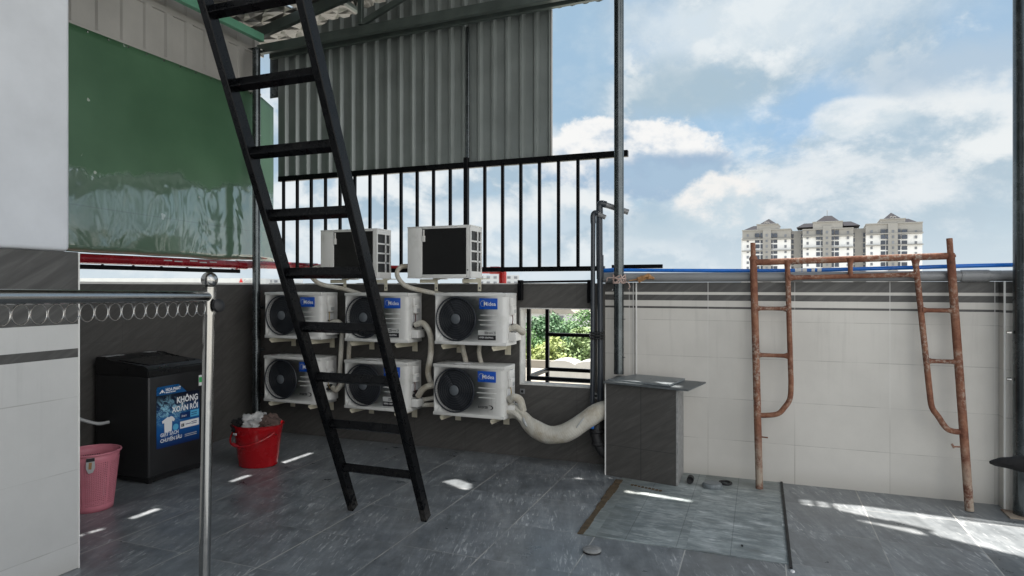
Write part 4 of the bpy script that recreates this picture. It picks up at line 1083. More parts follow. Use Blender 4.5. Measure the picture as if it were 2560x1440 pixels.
    MB().tube([(-1.36, 5.90, 1.80), (-1.24, 5.90, 1.805)], .021, 14).build('coupling', 'pvc_blue', t)
    # cord round the post
    pts = []
    for i in range(60):
        a = i * .42; pts.append((-1.18 + .052 * math.cos(a) + .01 * math.sin(i * 1.7), 5.73 + .052 * math.sin(a), 1.715 + .03 * math.sin(i * .53) + .012 * math.cos(i * 2.1)))
    t = thing('tied_cord', (-1.18, 5.73, 1.7), 'pale cord knotted round the galvanised post at the wall top', 'cord')
    MB().tube(pts, .0065, 6).build('cord_winding', 'rope', t)
    MB().tube(arc([(-1.13, 5.69, 1.70), (-1.09, 5.67, 1.69), (-1.07, 5.67, 1.65), (-1.085, 5.67, 1.63)]), .004, 6).tube(arc([(-1.22, 5.69, 1.73), (-1.27, 5.68, 1.73), (-1.28, 5.68, 1.70)]), .004, 6).build('cord_end', 'rope', t)
    b = MB().tube(arc([(-1.10, 5.80, 1.705), (-1.0, 5.81, 1.725), (-.93, 5.81, 1.74), (-.88, 5.81, 1.72)]), [.006] * 6 + [.022] * 12 + [.012] * 7, 8, wob=.8)
    tag(b.build('brown_tape_tail', 'paper_brown'), 'crumpled brown tape tail sticking out beside the post on the grey pipe', 'tape')
    # red fire pipe
    t = thing('red_pipe', (-5.40, 4, 1.89), 'dark red steel pipe running along the side wall below the green panel', 'pipe')
    MB().tube([(-5.36, .5, 1.886), (-5.36, 5.6, 1.893)], .043, 20).build('pipe_run', 'red_pipe', t)
    MB().tube([(-5.36, 5.50, 1.891), (-5.36, 5.64, 1.892)], .050, 20).tube(arc([(-5.36, 5.62, 1.89), (-5.355, 5.74, 1.90), (-5.34, 6.2, 1.905), (-5.2, 6.42, 1.90), (-5.0, 6.42, 1.89)]), .044, 20).build('elbow', 'red_pipe', t)
    MB().tube([(-5.05, 6.42, 1.89), (-2.62, 6.42, 1.825)], .036, 16).build('pipe_run', 'red_bright', t)
    MB().tube(arc([(-2.72, 6.42, 1.828), (-2.62, 6.42, 1.825), (-2.585, 6.42, 1.80), (-2.58, 6.42, 1.74), (-2.58, 6.42, 1.2)]), .042, 16).build('elbow', 'red_bright', t)
    for y, z in ((4.6, 1.905), (4.72, 1.90), (4.9, 1.91), (5.02, 1.90), (5.15, 1.908)):
        MB().box(-5.3185, -5.316, y - .05, y + .04, z - .006, z + .004).build('scratch', 'ink_grey', t, smooth=False)
pipes()

# ------------------------------------------------------------------ window cage and wall brackets
def cage():
    t = thing('window_cage', (-1.8, 6.3, 1), 'black steel cage frame fixed outside the square wall opening', 'cage')
    def bar(n, *p): MB().beam(p[0], p[1], .038, .038, up=(0, 1, 0) if abs(p[0][2] - p[1][2]) > .1 else (0, 0, 1), bev=.002).build(n, 'black_steel', t, smooth=False)
    x0, x1, y0, y1 = -2.150, -1.30, 6.05, 6.65
    for x in (x0, x1):
        bar('upright', (x, y0, .68), (x, y0, 1.60)); bar('upright', (x, y1, .59), (x, y1, 1.60))
        bar('side_bar', (x, y0 + .02, .752), (x, y1 - .02, .752))
    bar('cross_bar', (x0 + .02, y0, .745), (x1 - .02, y0, .745)); bar('cross_bar', (x0 + .02, y1, .76), (x1 - .02, y1, .76)); bar('cross_bar', (x0 + .02, y1, 1.135), (x1 - .02, y1, 1.135))
    t = thing('awning_bracket', (-1.8, YB, 1.6), 'black steel arm pair with a thin rail mounted above the wall opening', 'bracket')
    MB().beam((-2.165, YB - .028, 1.52), (-2.165, YB - .028, 1.715), .045, .05, up=(0, 1, 0)).build('arm', 'black_steel', t, smooth=False)
    MB().beam((-1.475, YB - .028, 1.50), (-1.475, YB - .028, 1.715), .045, .05, up=(0, 1, 0)).build('arm', 'black_steel', t, smooth=False)
    MB().beam((-2.14, YB - .028, 1.697), (-1.50, YB - .028, 1.703), .025, .02).build('rail', 'black_steel', t, smooth=False)
    for x, lab in ((-2.155, 'small pale square plate with a round hole below the left corner of the opening'), (-1.425, 'small pale square plate with a round hole below the right corner of the opening')):
        t = thing('pipe_plate', (x, YB - .01, .635), lab, 'plate', 'small square plates below the opening')
        rot = Matrix.Translation((x, YB, .635)) @ Matrix.Rotation(R(0 if x < -2 else 24), 4, 'Y') @ Matrix.Translation((-x, -YB, -.635))
        MB().box(x - .024, x + .024, YB - .008, YB - .001, .611, .659, bev=.001, seg=1, mtx=rot).build('plate_body', 'pvc_grey' if x < -2 else 'ink_grey', t, smooth=False)
        MB().lathe([(0, .002), (.013, .002), (.013, 0)], mtx=cyl_y(x, YB - .0085, .635), seg=18).build('hole', 'rubber', t)
cage()

# ------------------------------------------------------------------ scaffold frame
def scaffold():
    t = thing('scaffold_frame', (.7, 5.65, 0), 'rusty red brown scaffold ladder frame leaning against the banded white wall', 'scaffold frame')
    yl = lambda z: 5.625 + .165 * z / 1.85
    def P(x, z): return (x, yl(z), z)
    # leaning legs, drawn along their own line
    L = lambda z: P(-.004 - .048 * z / 1.85, z)
    Rr = lambda z: P(1.437 - .077 * z / 1.85, z)
    for nm, fn in (('leg', L), ('leg', Rr)):
        o = MB().tube([fn(.004), fn(.6), fn(1.2), fn(1.905)], .029, 16, wob=.03).build(nm, 'rust', t)
        MB().tube([fn(1.88), fn(2.02)], .021, 14).build('coupling_pin', 'rust', o)
        MB().tube([fn(1.875), fn(1.893)], .034, 14).build('collar', 'rust', o)
    x0, x1 = -.02, 1.33
    a = Vector(L(1.855)); c = Vector(Rr(1.885))
    MB().tube([a + Vector((.02, 0, 0)), c - Vector((.02, 0, 0))], .026, 14, wob=.04).build('top_bar', 'rust', t)
    def inner(z, s):  # inner uprights
        return Vector((.226 - .012 * (z - .8) + .02 * (1.7 - z) / 1.7, yl(z), z)) if s < 0 else Vector((1.205 - .075 * (z - .8), yl(z), z))
    for s in (-1, 1):
        leg = L if s < 0 else Rr
        e = Vector(leg(.59)) - Vector((0, 0, -.005 if s < 0 else .02))
        d = -1 if s < 0 else 1
        top = inner(1.84, s)
        pts = [top, inner(1.4, s), inner(1.0, s), inner(.86, s)]
        b0 = inner(.80, s); zb = e.z
        pts += [b0 + Vector((d * .01, 0, -.06)), b0 + Vector((d * .05, -.01, -.13)), Vector((b0.x + d * .10, yl(zb + .03), zb + .02)), Vector((e.x - d * .06, yl(zb), zb)), Vector((e.x, yl(zb), zb))]
        MB().tube(arc(pts, 7), .021, 14, wob=.03).build('inner_upright', 'rust', t)
        for z in (1.47, 1.085):
            p = Vector(leg(z)); q = inner(z, s)
            MB().tube([p + (q - p) * .06, p + (q - p) * .18, p + (q - p) * .5, p + (q - p) * .82, p + (q - p) * .95], [.030, .017, .016, .017, .028], 12, wob=.05).build('rung', 'rust', t)
        # little lock pins
        p = Vector(leg(.42 if s < 0 else .46)); b = MB().tube([p, p + Vector((-d * .075, -.01, 0))], .006, 8)
        if s > 0: b.tube([p + Vector((-.07, -.01, -.01)), p + Vector((-.085, -.01, .02))], .008, 8)
        b.build('lock_pin', 'rust', t)
        p = top; MB().tube([p + Vector((0, 0, -.03)), p + Vector((0, 0, .0)), p + Vector((0, 0, .03))], [.022, .026, .036], 12).build('weld', 'rust', t)
    a = inner(1.725, -1); c = inner(1.745, 1)
    MB().tube([a + (c - a) * .01, a + (c - a) * .06, a + (c - a) * .5, a + (c - a) * .94, a + (c - a) * .99], [.032, .019, .019, .019, .032], 12, wob=.04).build('lower_bar', 'rust', t)
    m = (a + c) / 2; MB().tube([m, m + Vector((0, 0, .04)), m + Vector((0, 0, .10)), m + Vector((0, 0, .145))], [.024, .018, .019, .034], 12).build('middle_stub', 'rust', t)
scaffold()

# ------------------------------------------------------------------ stainless balustrade
def balustrade():
    P1 = Vector((-2.345, 2.245, 1.605)); P0 = Vector((-2.06, 1.10, 1.622)); d = (P0 - P1)
    t = thing('steel_handrail', (P1.x, P1.y, 0), 'stainless steel handrail with a row of rings and a ball topped post', 'handrail')
    MB().tube([P1, P0 + d * .5], .0235, 22).build('rail', 'steel', t)
    def PX(z): return (P1.x - .035 + .022 * z, P1.y, z)
    MB().tube([PX(.0), PX(1.53)], .0245, 24).build('post', 'steel', t)
    MB().tube([PX(1.525), PX(1.645)], .029, 24).build('post_sleeve', 'steel', t)
    MB().tube([PX(1.643), PX(1.650)], .029, 24).build('post_collar', 'steel', t)
    MB().lathe([(0, -.036)] + [(.036 * math.sin(math.pi * k / 14), -.036 * math.cos(math.pi * k / 14)) for k in range(1, 14)] + [(0, .036)], (PX(1.68)[0], P1.y, 1.682), seg=28).build('ball_finial', 'steel', t)
    u = d.normalized(); b = math.atan2(u.y, u.x)
    for k in range(26):
        c = P1 + u * (.06 + .0655 * k) - Vector((0, 0, .055))
        MB().ring(c, .031, .0022, axis='Y', seg=30, ts=6, mtx=Matrix.Rotation(b, 3, 'Z')).build('ring', 'steel', t)
    k = MB().lathe([(0, -.018)] + [(.03 * math.sin(math.pi * j / 8) * (1 + .1 * (j % 2)), -.022 * math.cos(math.pi * j / 8)) for j in range(1, 8)] + [(0, .02)], seg=14,
                   mtx=Matrix.Translation((PX(1.56)[0] + .055, P1.y, 1.565)) @ Matrix.Rotation(R(80), 4, 'Y'))
    tag(k.build('black_lump', 'rubber'), 'lumpy black knob stuck on the side of the ball topped steel post', 'knob')
balustrade()

# ------------------------------------------------------------------ washing machine
def washer():
    t = thing('washing_machine', (-5.05, 4.2, 0), 'charcoal top loading washing machine with a blue poster on its front', 'washing machine')
    X0, X1, Y0, Y1 = -5.36, -4.735, 3.90, 4.49
    MB().box(X0, X1, Y0, Y1, .05, .90, bev=.018, seg=3).build('cabinet', 'washer', t)
    MB().box(X0 + .02, X1 - .02, Y0 + .02, Y1 - .02, .012, .055).build('plinth', 'washer_top', t, smooth=False)
    b = MB().prism([(X0, Y0 - .004, .895), (X1 + .004, Y0 - .004, .895), (X1 + .004, Y0 - .004, .955), (X1 - .04, Y0 - .004, .985), (X0 + .18, Y0 - .004, 1.015), (X0 + .12, Y0 - .004, 1.045), (X0, Y0 - .004, 1.045)], (0, Y1 - Y0 + .008, 0))
    bmesh.ops.bevel(b.bm, geom=b.bm.edges[:], offset=.008, segments=2, affect='EDGES'); top = b.build('top_frame', 'washer_top', t)
    MB().prism([(X1 - .06, Y0 + .06, .986), (X0 + .21, Y0 + .06, 1.013), (X0 + .21, Y1 - .06, 1.013), (X1 - .06, Y1 - .06, .986)], (0, 0, .008)).build('lid', 'washer_top', t, smooth=False)
    MB().prism([(X0 + .19, Y0 + .03, 1.0155), (X0 + .21, Y0 + .03, 1.0145), (X0 + .21, Y1 - .12, 1.0145), (X0 + .19, Y1 - .12, 1.0155)], (0, 0, .002)).build('lid_trim', 'steel', t, smooth=False)
    MB().box(X0 + .02, X0 + .10, Y0 + .03, Y0 + .20, 1.0452, 1.047).box(X0 + .03, X0 + .09, Y1 - .16, Y1 - .06, 1.0452, 1.047).build('label', 'ink_grey', t, smooth=False)
    for x in (X0 + .05, X1 - .05):
        for y in (Y0 + .05, Y1 - .05): MB().lathe([(0, 0), (.022, 0), (.025, .013), (0, .013)], (x, y, 0), seg=14).build('foot', 'rubber', t)
    # poster on the front (faces +x; reads along +y)
    x = X1 + .0012
    def Q(u, z): return (x, 3.977 + u * .443, z)
    po = MB().prism([Q(0, .282), Q(1, .277), Q(1, .722), Q(0, .730)], (.0012, 0, 0)).build('poster', 'poster', t, smooth=False)
    MB().prism([Q(0, .7305), Q(.69, .725), Q(.50, .803), Q(.02, .803), Q(0, .790)], (.0013, 0, 0)).build('poster_tab', 'poster_tab', po, smooth=False)
    ux, uy = (0, 1, 0), (0, 0, 1); x2 = x + .0022
    def T(s, size, u, z, al='LEFT', m='ink_white', off=.0008, sx=.85): text('poster_lettering', s, size, (x2, 3.977 + u * .443, z), ux, uy, m, po, align=al, off=off, sx=sx, ext=.0003)
    T('HOA PHAT', .036, .20, .757, off=.0012); T('DIEN MAY GIA DUNG', .012, .20, .742)
    MB().prism([(x2, 3.977 + .443 * u, z) for u, z in ((.06, .745), (.125, .778), (.19, .745), (.165, .745), (.145, .757), (.13, .748), (.12, .748), (.105, .757), (.085, .745))], (.0004, 0, 0)).build('poster_emblem', 'ink_white', po, smooth=False)
    T('KHÔNG', .072, .965, .638, 'RIGHT', off=.0022); T('XOẮN RỐI', .066, .965, .565, 'RIGHT', off=.0020)
    T('GIẶT SẠCH', .042, .08, .376, off=.0008); T('CHUYÊN SÂU', .042, .08, .328, off=.0008)
    def rect(u0, u1, z0, z1, m, dx=.0): MB().prism([(x2 + dx, 3.977 + .443 * u, z) for u, z in ((u0, z0), (u1, z0), (u1, z1), (u0, z1))], (.0003, 0, 0)).build('poster_box', m, po, smooth=False)
    rect(.53, .77, .492, .545, 'poster_navy'); rect(.775, .985, .492, .550, 'poster_sky'); rect(.53, .985, .408, .470, 'ink_white')
    rect(.56, .625, .422, .448, 'ink_black', .0004)
    text('poster_lettering', 'Smart', .026, (x2 + .0006, 3.977 + .56 * .443, .508), ux, uy, 'ink_white', po, sx=.85, shear=.2)
    text('poster_lettering', 'E', .024, (x2 + .0010, 3.977 + .578 * .443, .4265), ux, uy, 'ink_white', po, sx=.9)
    for z, u in ((.525, .80), (.508, .80), (.445, .80), (.430, .80), (.435, .66)):
        MB().prism([(x2 + .0005, 3.977 + .443 * q, zz) for q, zz in ((u, z), (u + .13, z), (u + .13, z + .006), (u, z + .006))], (.0002, 0, 0)).build('poster_text_line', 'poster_navy', po, smooth=False)
    for z in (.345, .330): MB().prism([(x2, 3.977 + .443 * q, zz) for q, zz in ((.64, z), (.93, z), (.93, z + .006), (.64, z + .006))], (.0003, 0, 0)).build('poster_text_line', 'ink_grey', po, smooth=False)
    sh = [(.20, .525), (.24, .535), (.28, .531), (.32, .537), (.36, .530), (.41, .505), (.385, .487), (.345, .497), (.335, .41), (.175, .405), (.165, .492), (.13, .485), (.115, .508)]
    MB().prism([(x2, 3.977 + .443 * u, z - .0 ) for u, z in sh], (.0005, 0, 0)).build('poster_shirt', 'ink_white', po, smooth=False)
    MB().lathe([(0, .001), (.028, .001), (.028, 0)], mtx=Matrix.Translation((x2 + .0004, 3.977 + .443 * .425, .435)) @ Matrix.Rotation(R(90), 4, 'Y'), seg=24).build('poster_disc', 'poster_sky', po)
    en = MB().box(X1 + .0005, X1 + .0018, 4.415, 4.46, .755, .85).build('energy_label', 'ink_white', t, smooth=False)
    MB().box(X1 + .0019, X1 + .0023, 4.417, 4.458, .785, .832).build('energy_panel', 'green_print', en, smooth=False)
    h = MB().tube(arc([(-5.30, 3.60, .62), (-5.26, 3.70, .55), (-5.20, 3.80, .50), (-5.19, 3.895, .495)]), .014, 10)
    tag(h.build('drain_hose', 'ink_grey'), 'pale hose curving into the shaded side of the washing machine', 'hose')
    h = MB().tube(arc([(-5.32, 3.60, .50), (-5.26, 3.66, .30), (-5.20, 3.74, .12), (-5.12, 3.86, .012)]), .006, 8)
    tag(h.build('power_cord', 'pvc_grey'), 'thin grey cord dropping to the floor behind the pink basket', 'cord')
washer()

# ------------------------------------------------------------------ basket and bucket
def basket():
    cx, cy = -4.655, 3.36; H = .425; r0, r1 = .138, .182
    t = thing('laundry_basket', (cx, cy, 0), 'pink plastic laundry basket with a pattern of small holes beside the near wall', 'basket')
    seg, rows = 72, 26
    b = MB(); n = 0
    rad = lambda z: r0 + (r1 - r0) * z / H
    # perforated wall: a grid where every other cell has a small hole
    zs = [.03 + (H - .075) * k / rows for k in range(rows + 1)]
    def pt(a, z, q=0.): return (cx + (rad(z) + q) * math.cos(a), cy + (rad(z) + q) * math.sin(a), z)
    for k in range(rows):
        for i in range(seg):
            a0, a1 = 2 * math.pi * i / seg, 2 * math.pi * (i + 1) / seg; z0, z1 = zs[k], zs[k + 1]
            if k in (0, rows - 1) or i % 12 == 0: b.quad(pt(a0, z0), pt(a1, z0), pt(a1, z1), pt(a0, z1)); continue
            da, dz = (a1 - a0) * .27, (z1 - z0) * .28
            o = [pt(a0, z0), pt(a1, z0), pt(a1, z1), pt(a0, z1)]; q = [pt(a0 + da, z0 + dz), pt(a1 - da, z0 + dz), pt(a1 - da, z1 - dz), pt(a0 + da, z1 - dz)]
            for m in range(4): b.quad(o[m], o[(m + 1) % 4], q[(m + 1) % 4], q[m])
    for i in range(seg):
        a0, a1 = 2 * math.pi * i / seg, 2 * math.pi * (i + 1) / seg
        b.quad(pt(a0, .0), pt(a1, .0), pt(a1, .03), pt(a0, .03))
        slot = i in (7, 8, 9, 10, 43, 44, 45, 46)
        za, zb = zs[-1], H
        if not slot: b.quad(pt(a0, za), pt(a1, za), pt(a1, zb), pt(a0, zb))
        b.quad((cx, cy, .004), pt(a0, .004), pt(a1, .004), (cx, cy, .004)) if False else None
    bmesh.ops.remove_doubles(b.bm, verts=b.bm.verts[:], dist=1e-5)
    o = b.build('basket_wall', 'pink', t, ang=60); md = o.modifiers.new('thickness', 'SOLIDIFY'); md.thickness = .003
    MB().lathe([(0, .003), (r0 - .002, .003), (r0 - .002, .007), (0, .007)], (cx, cy, 0), seg=40).build('basket_base', 'pink', t)
    MB().ring((cx, cy, H), r1 + .004, .008, axis='Z', seg=64, ts=8).build('rim', 'pink', t)
    a = R(-38); z = H - .075; c = Vector(pt(a, z, .004)); u = Vector((-math.sin(a), math.cos(a), 0)); w = Vector((math.cos(a), math.sin(a), 0))
    b = MB()
    q = [c + u * x + Vector((0, 0, zz)) + w * .002 for x, zz in ((-.028, .06), (.024, .062), (.026, -.01), (.012, -.045), (-.014, -.05), (-.03, -.012))]
    b.prism(q, w * .003); lb = b.build('hang_tag', 'ink_grey', t, smooth=False)
    MB().prism([c + u * x + Vector((0, 0, zz)) + w * .0055 for x, zz in ((-.028, .035), (.024, .037), (.024, .061), (-.028, .059))], w * .001).build('tag_band', 'ink_black', lb, smooth=False)
    MB().prism([c + u * x + Vector((0, 0, zz)) + w * .0055 for x, zz in ((-.012, .03), (.008, .03), (.004, -.02), (-.014, -.018))], w * .001).build('tag_picture', 'paper_brown', lb, smooth=False)
basket()

def bucket():
    cx, cy = -4.335, 4.72; H = .38
    t = thing('plastic_bucket', (cx, cy, 0), 'glossy red plastic bucket with its handle hanging down, filled with laundry', 'bucket')
    prof = [(0, .003), (.147, .003), (.155, .012), (.193, H - .04), (.196, H - .036), (.200, H - .006), (.210, H), (.212, H + .006), (.202, H + .006), (.194, H - .02), (.150, .02), (0, .014)]
    rot = Matrix.Translation((cx, cy, 0)) @ Matrix.Rotation(R(20), 4, 'Z')
    MB().lathe(prof, seg=56, mtx=rot, sx=1.12, sy=.9).build('bucket_body', 'bucket', t)
    pts = []
    for k in range(25):
        a = R(200 + 165 * k / 24)
        a2 = math.pi * k / 24
        x = cx - .222 * math.cos(a2) * 1.02; y = cy - .19 * math.sin(a2) - .03; z = H - .05 - .14 * math.sin(a2) * (1.0 - .45 * k / 24)
        pts.append((x, y - .012, z))
    MB().tube(pts, .008, 8).build('handle', 'bucket', t)
    MB().tube([(cx - .10, cy - .205, .235), (cx + .0, cy - .226, .212)], .013, 10).build('handle_grip', 'bucket', t)
    MB().box(cx - .12, cx - .08, cy - .188, cy - .178, H - .075, H - .055, bev=.003).build('moulded_mark', 'ink_grey', t)
    def cloth(name, c, r, m, lab, seed, flat=.75):
        b = bmesh.new(); bmesh.ops.create_icosphere(b, subdivisions=4, radius=1)
        for v in b.verts:
            p = v.co.copy(); n = noise.noise(p * 1.7 + Vector((seed, 0, 0))) * .38 + abs(noise.noise(p * 4.5 + Vector((0, seed, 0)))) * .42 + noise.noise(p * 10 + Vector((seed, 1, 0))) * .06
            q = p * (.8 + n); v.co = Vector((c[0] + q.x * r, c[1] + q.y * r, c[2] + q.z * r * flat))
        mm = MB(); mm._merge(b); o = mm.build(name, m, ang=70); tag(o, lab, 'clothes', 'clothes piled in the red bucket')
    cloth('crumpled_cloth', (cx - .01, cy - .03, H + .015), .13, 'cloth_white', 'crumpled pale grey cloth heaped in the red bucket', 3.1)
    cloth('crumpled_cloth', (cx + .11, cy + .03, H + .018), .105, 'cloth_brown', 'crumpled brown cloth at the right of the red bucket', 8.4)
    cloth('crumpled_cloth', (cx - .12, cy - .07, H - .005), .10, 'cloth_black', 'crumpled black cloth at the left of the red bucket', 5.7)
    cloth('crumpled_cloth', (cx + .03, cy + .05, H - .08), .16, 'cloth_black', 'crumpled black cloth underneath the pale and brown ones in the red bucket', 1.7, .5)
bucket()

# ------------------------------------------------------------------ small things on the floor
def floor_bits():
    t = thing('floor_cap', (-.975, 3.918, 0), 'pale round screw cap standing slightly proud of the near floor tiles', 'floor cap')
    MB().lathe([(.0, .022), (.052, .022), (.058, .018), (.058, .012), (.0, .012)], (-.975, 3.918, 0), seg=32).build('cap_disc', 'cement', t)
    MB().lathe([(.0, .0115), (.055, .0115), (.057, .001)], (-.975, 3.918, 0), seg=32).build('cap_neck', 'rubber', t)
    b = MB(); b.box(-1.015, -.935, 3.912, 3.924, .0222, .025, bev=.001, seg=1); b.build('cap_grip', 'cement', t, smooth=False)
    b = MB()
    b.lathe([(.028, 0), (.028, .06), (.023, .06), (.023, .01), (0, .01)], mtx=Matrix.Translation((-.545, 5.56, .034)) @ Matrix.Rotation(R(90), 4, 'X') @ Matrix.Translation((0, 0, -.06)), seg=24)
    b.lathe([(0, .0), (.0225, .0)], mtx=Matrix.Translation((-.545, 5.515, .034)) @ Matrix.Rotation(R(90), 4, 'X'), seg=24)
    tag(b.build('pipe_end', 'rubber'), 'short black pipe end facing the viewer on the floor right of the pedestal', 'pipe end')
    b = MB(); b.lathe([(0, .0045), (.074, .0045), (.078, .02), (.072, .04), (.062, .046), (.03, .043), (0, .045)], (-.365, 5.52, 0), seg=26, sx=1.05, sy=.92)
    tag(b.build('cement_lump', 'granite'), 'squat grey round cement lump on the pale floor patch beside the wall', 'cement lump')
    b = MB(); b.ring((-.27, 5.66, .014), .046, .010, axis='Z', seg=26)
    tag(b.build('rubber_ring', 'rubber'), 'flat dark rubber ring lying between the cement lump and the wall', 'ring')
    b = MB().lathe([(0, .012), (.012, .008), (.014, 0)], (.175, 4.06, .001), seg=12)
    tag(b.build('white_plug', 'ink_white'), 'tiny white plug at the near end of the dark floor gap', 'plug')
    b = MB()
    for i in range(9):
        x = -1.0 + .03 * i; b.box(x, x + .022, 5.33 - .009 * i, 5.355 - .009 * i, .004, .009 + .004 * random.random(), bev=.002, seg=1)
    tag(b.build('mortar_crumbs', 'dirt', smooth=False), 'crumbs of mortar on the floor in front of the tiled pedestal', 'rubble')
    b = MB().box(-.112, -.10, 4.33, 4.345, .004, .012); tag(b.build('black_nut', 'rubber', smooth=False), 'small black nut lying near the front of the pale floor patch', 'nut')
    # black pointed cloth at the right edge
    b = MB(); pts = [(1.07, 3.86, .775), (1.13, 3.87, .785), (1.22, 3.88, .79), (1.36, 3.90, .79), (1.52, 3.92, .77)]
    for i in range(len(pts)): pass
    rings = []
    for i, p in enumerate(arc(pts, 6)):
        u = i / 24; h = .006 + .085 * u ** .8; w = .004 + .05 * u
        ring = []
        for k in range(14):
            a = 2 * math.pi * k / 14; ring.append(b.bm.verts.new((p.x + .0, p.y + w * math.cos(a) + .01 * noise.noise(Vector((i * .3, k * .7, 0))), p.z - .3 * h + h * .75 * math.sin(a) + .006 * noise.noise(Vector((k * .8, i * .2, 2))))))
        rings.append(ring)
    for i in range(len(rings) - 1):
        for k in range(14): b.bm.faces.new((rings[i][k], rings[i][(k + 1) % 14], rings[i + 1][(k + 1) % 14], rings[i + 1][k]))
    b.bm.faces.new(rings[0][::-1]); b.bm.faces.new(rings[-1])
    tag(b.build('black_fabric', 'cloth_black', ang=60), 'pointed tip of black folded fabric poking in from the right edge', 'fabric')
floor_bits()

# ------------------------------------------------------------------ beyond the wall
def tower():
    S = 300 / 1610
    u0 = (2075 - 1280) / 1610
    Fv = Vector((-math.sin(YAW), math.cos(YAW), 0)); Rv = Vector((math.cos(YAW), math.sin(YAW), 0))
    org = (Fv + Rv * u0) * 300
    t = thing('apartment_building', (org.x, org.y, -14), 'three joined white and beige apartment towers with grey hipped roofs on the skyline', 'building')
    ang = YAW - math.atan(u0)                       # facade faces the viewer
    t.rotation_euler = (0, 0, ang)
    Lx = Vector((math.cos(ang), math.sin(ang), 0))
    def sl(x):                                      # facade coordinate of a picture column
        u = ((1840 + x / 5.12) - 1280) / 1610; d = Fv + Rv * u
        n = Vector((-Lx.y, Lx.x, 0)); k = org.dot(n) / d.dot(n); p = d * k
        return (p - org).dot(Lx), k
    def px(x): return sl(x)[0]
    def pz(y, x=1166): return (717 - (500 + y / 5.12)) / 1610 * sl(x)[1] + EYE + 14
    def part(mb, name, m, par=t):
        bmesh.ops.recalc_face_normals(mb.bm, faces=mb.bm.faces[:])
        me = bpy.data.meshes.new(name); mb.bm.to_mesh(me); mb.bm.free(); me.materials.append(M[m])
        o = bpy.data.objects.new(name, me); COL.objects.link(o); o.parent = par; return o
    def bx(x0, x1, y0, y1, d0, d1): 
        return MB().box(px(x0), px(x1), d0, d1, pz(y1, (x0 + x1) / 2) if y1 is not None else 0, pz(y0, (x0 + x1) / 2))
    def hip(name, x0, xa, xb, x1, yb, ya, d0, d1):
        b = MB(); zb, za = pz(yb, (x0 + x1) / 2), pz(ya, (x0 + x1) / 2); dm0 = d0 + (d1 - d0) * .46; dm1 = d0 + (d1 - d0) * .54
        v = [b.bm.verts.new(p) for p in ((px(x0), d0, zb), (px(x1), d0, zb), (px(x1), d1, zb), (px(x0), d1, zb), (px(xa), dm0, za), (px(xb), dm0, za), (px(xb), dm1, za), (px(xa), dm1, za))]
        for f in ((0, 1, 5, 4), (1, 2, 6, 5), (2, 3, 7, 6), (3, 0, 4, 7), (4, 5, 6, 7), (3, 2, 1, 0)): b.bm.faces.new([v[i] for i in f])
        part(b, name, 'tower_roof')
    blocks = [(85, 700, 385, 512, 270, 535, 318, 345, 450, 'A'), (855, 1500, 372, 472, 985, 1365, 285, 1110, 1222, 'B'), (1665, 2385, 300, 440, 1845, 2165, 250, 1945, 2068, 'C')]
    for x0, x1, ytop, yband, c0, c1, yc, s0, s1, nm in blocks:
        part(bx(x0, x1, yband, None, 0, 22), 'white_storeys', 'tower_white')
        b = bx(x0 - 2, x1 + 2, ytop, yband, -.4, 22.4); part(b, 'beige_storeys', 'tower_beige')
        b = bx(x0 - 6, x1 + 6, ytop - 8, ytop + 4, -1.2, 23); part(b, 'cornice', 'tower_beige')
        b = bx(c0, c1, yc, ytop, -.8, 16); part(b, 'raised_storey', 'tower_beige')
        b = bx(c0 - 6, c1 + 6, yc - 10, yc, -1.6, 17); part(b, 'cornice', 'tower_beige')
        part(bx(s0, s1, yc + 45, None, -1.1, .0), 'stair_bay', 'tower_beige')
        b = MB()
        for yy in (yband, yband + 145): b.box(px(x0) - .3, px(x1) + .3, -1.3, -.1, pz(yy, x0) - .25, pz(yy, x0) + .25)
        part(b, 'string_course', 'tower_beige')
    part(bx(55, 84, 480, None, 4, 22), 'side_wing', 'tower_white')
    for x0, x1, yt in ((700, 855, 385), (1500, 1665, 352)):
        part(bx(x0, x1, yt, None, 5, 20), 'link_block', 'tower_grey')
    hip('hip_roof', 300, 402, 410, 520, 308, 228, 0, 14); hip('hip_roof', 92, 195, 330, 340, 377, 310, 2, 20)
    hip('hip_roof', 1020, 1130, 1225, 1325, 275, 185, 0, 14); hip('hip_roof', 770, 862, 1000, 1010, 345, 276, 2, 20); hip('hip_roof', 1330, 1340, 1480, 1592, 322, 248, 2, 20)
    hip('hip_roof', 1885, 1996, 2004, 2118, 240, 145, 0, 14); hip('hip_roof', 2110, 2118, 2240, 2338, 282, 212, 2, 20)
    part(MB().tube([(px(1166), 7, pz(190)), (px(1166), 7, pz(110))], .12, 5), 'antenna', 'tower_grey')
    rows = [(455 + 69.5 * k) for k in range(7)]
    layout = {'A': ([(482, 526), (247, 299)], [(316, 343), (450, 470)], [(137, 165), (382, 409), (620, 648)], 0),
              'B': ([(1030, 1072), (1268, 1314)], [(1087, 1108), (1225, 1252)], [(903, 930), (1150, 1180), (1418, 1447)], -40),
              'C': ([(1855, 1908), (2122, 2188)], [(1923, 1944), (2070, 2102)], [(1720, 1750), (1993, 2022), (2287, 2318)], -50)}
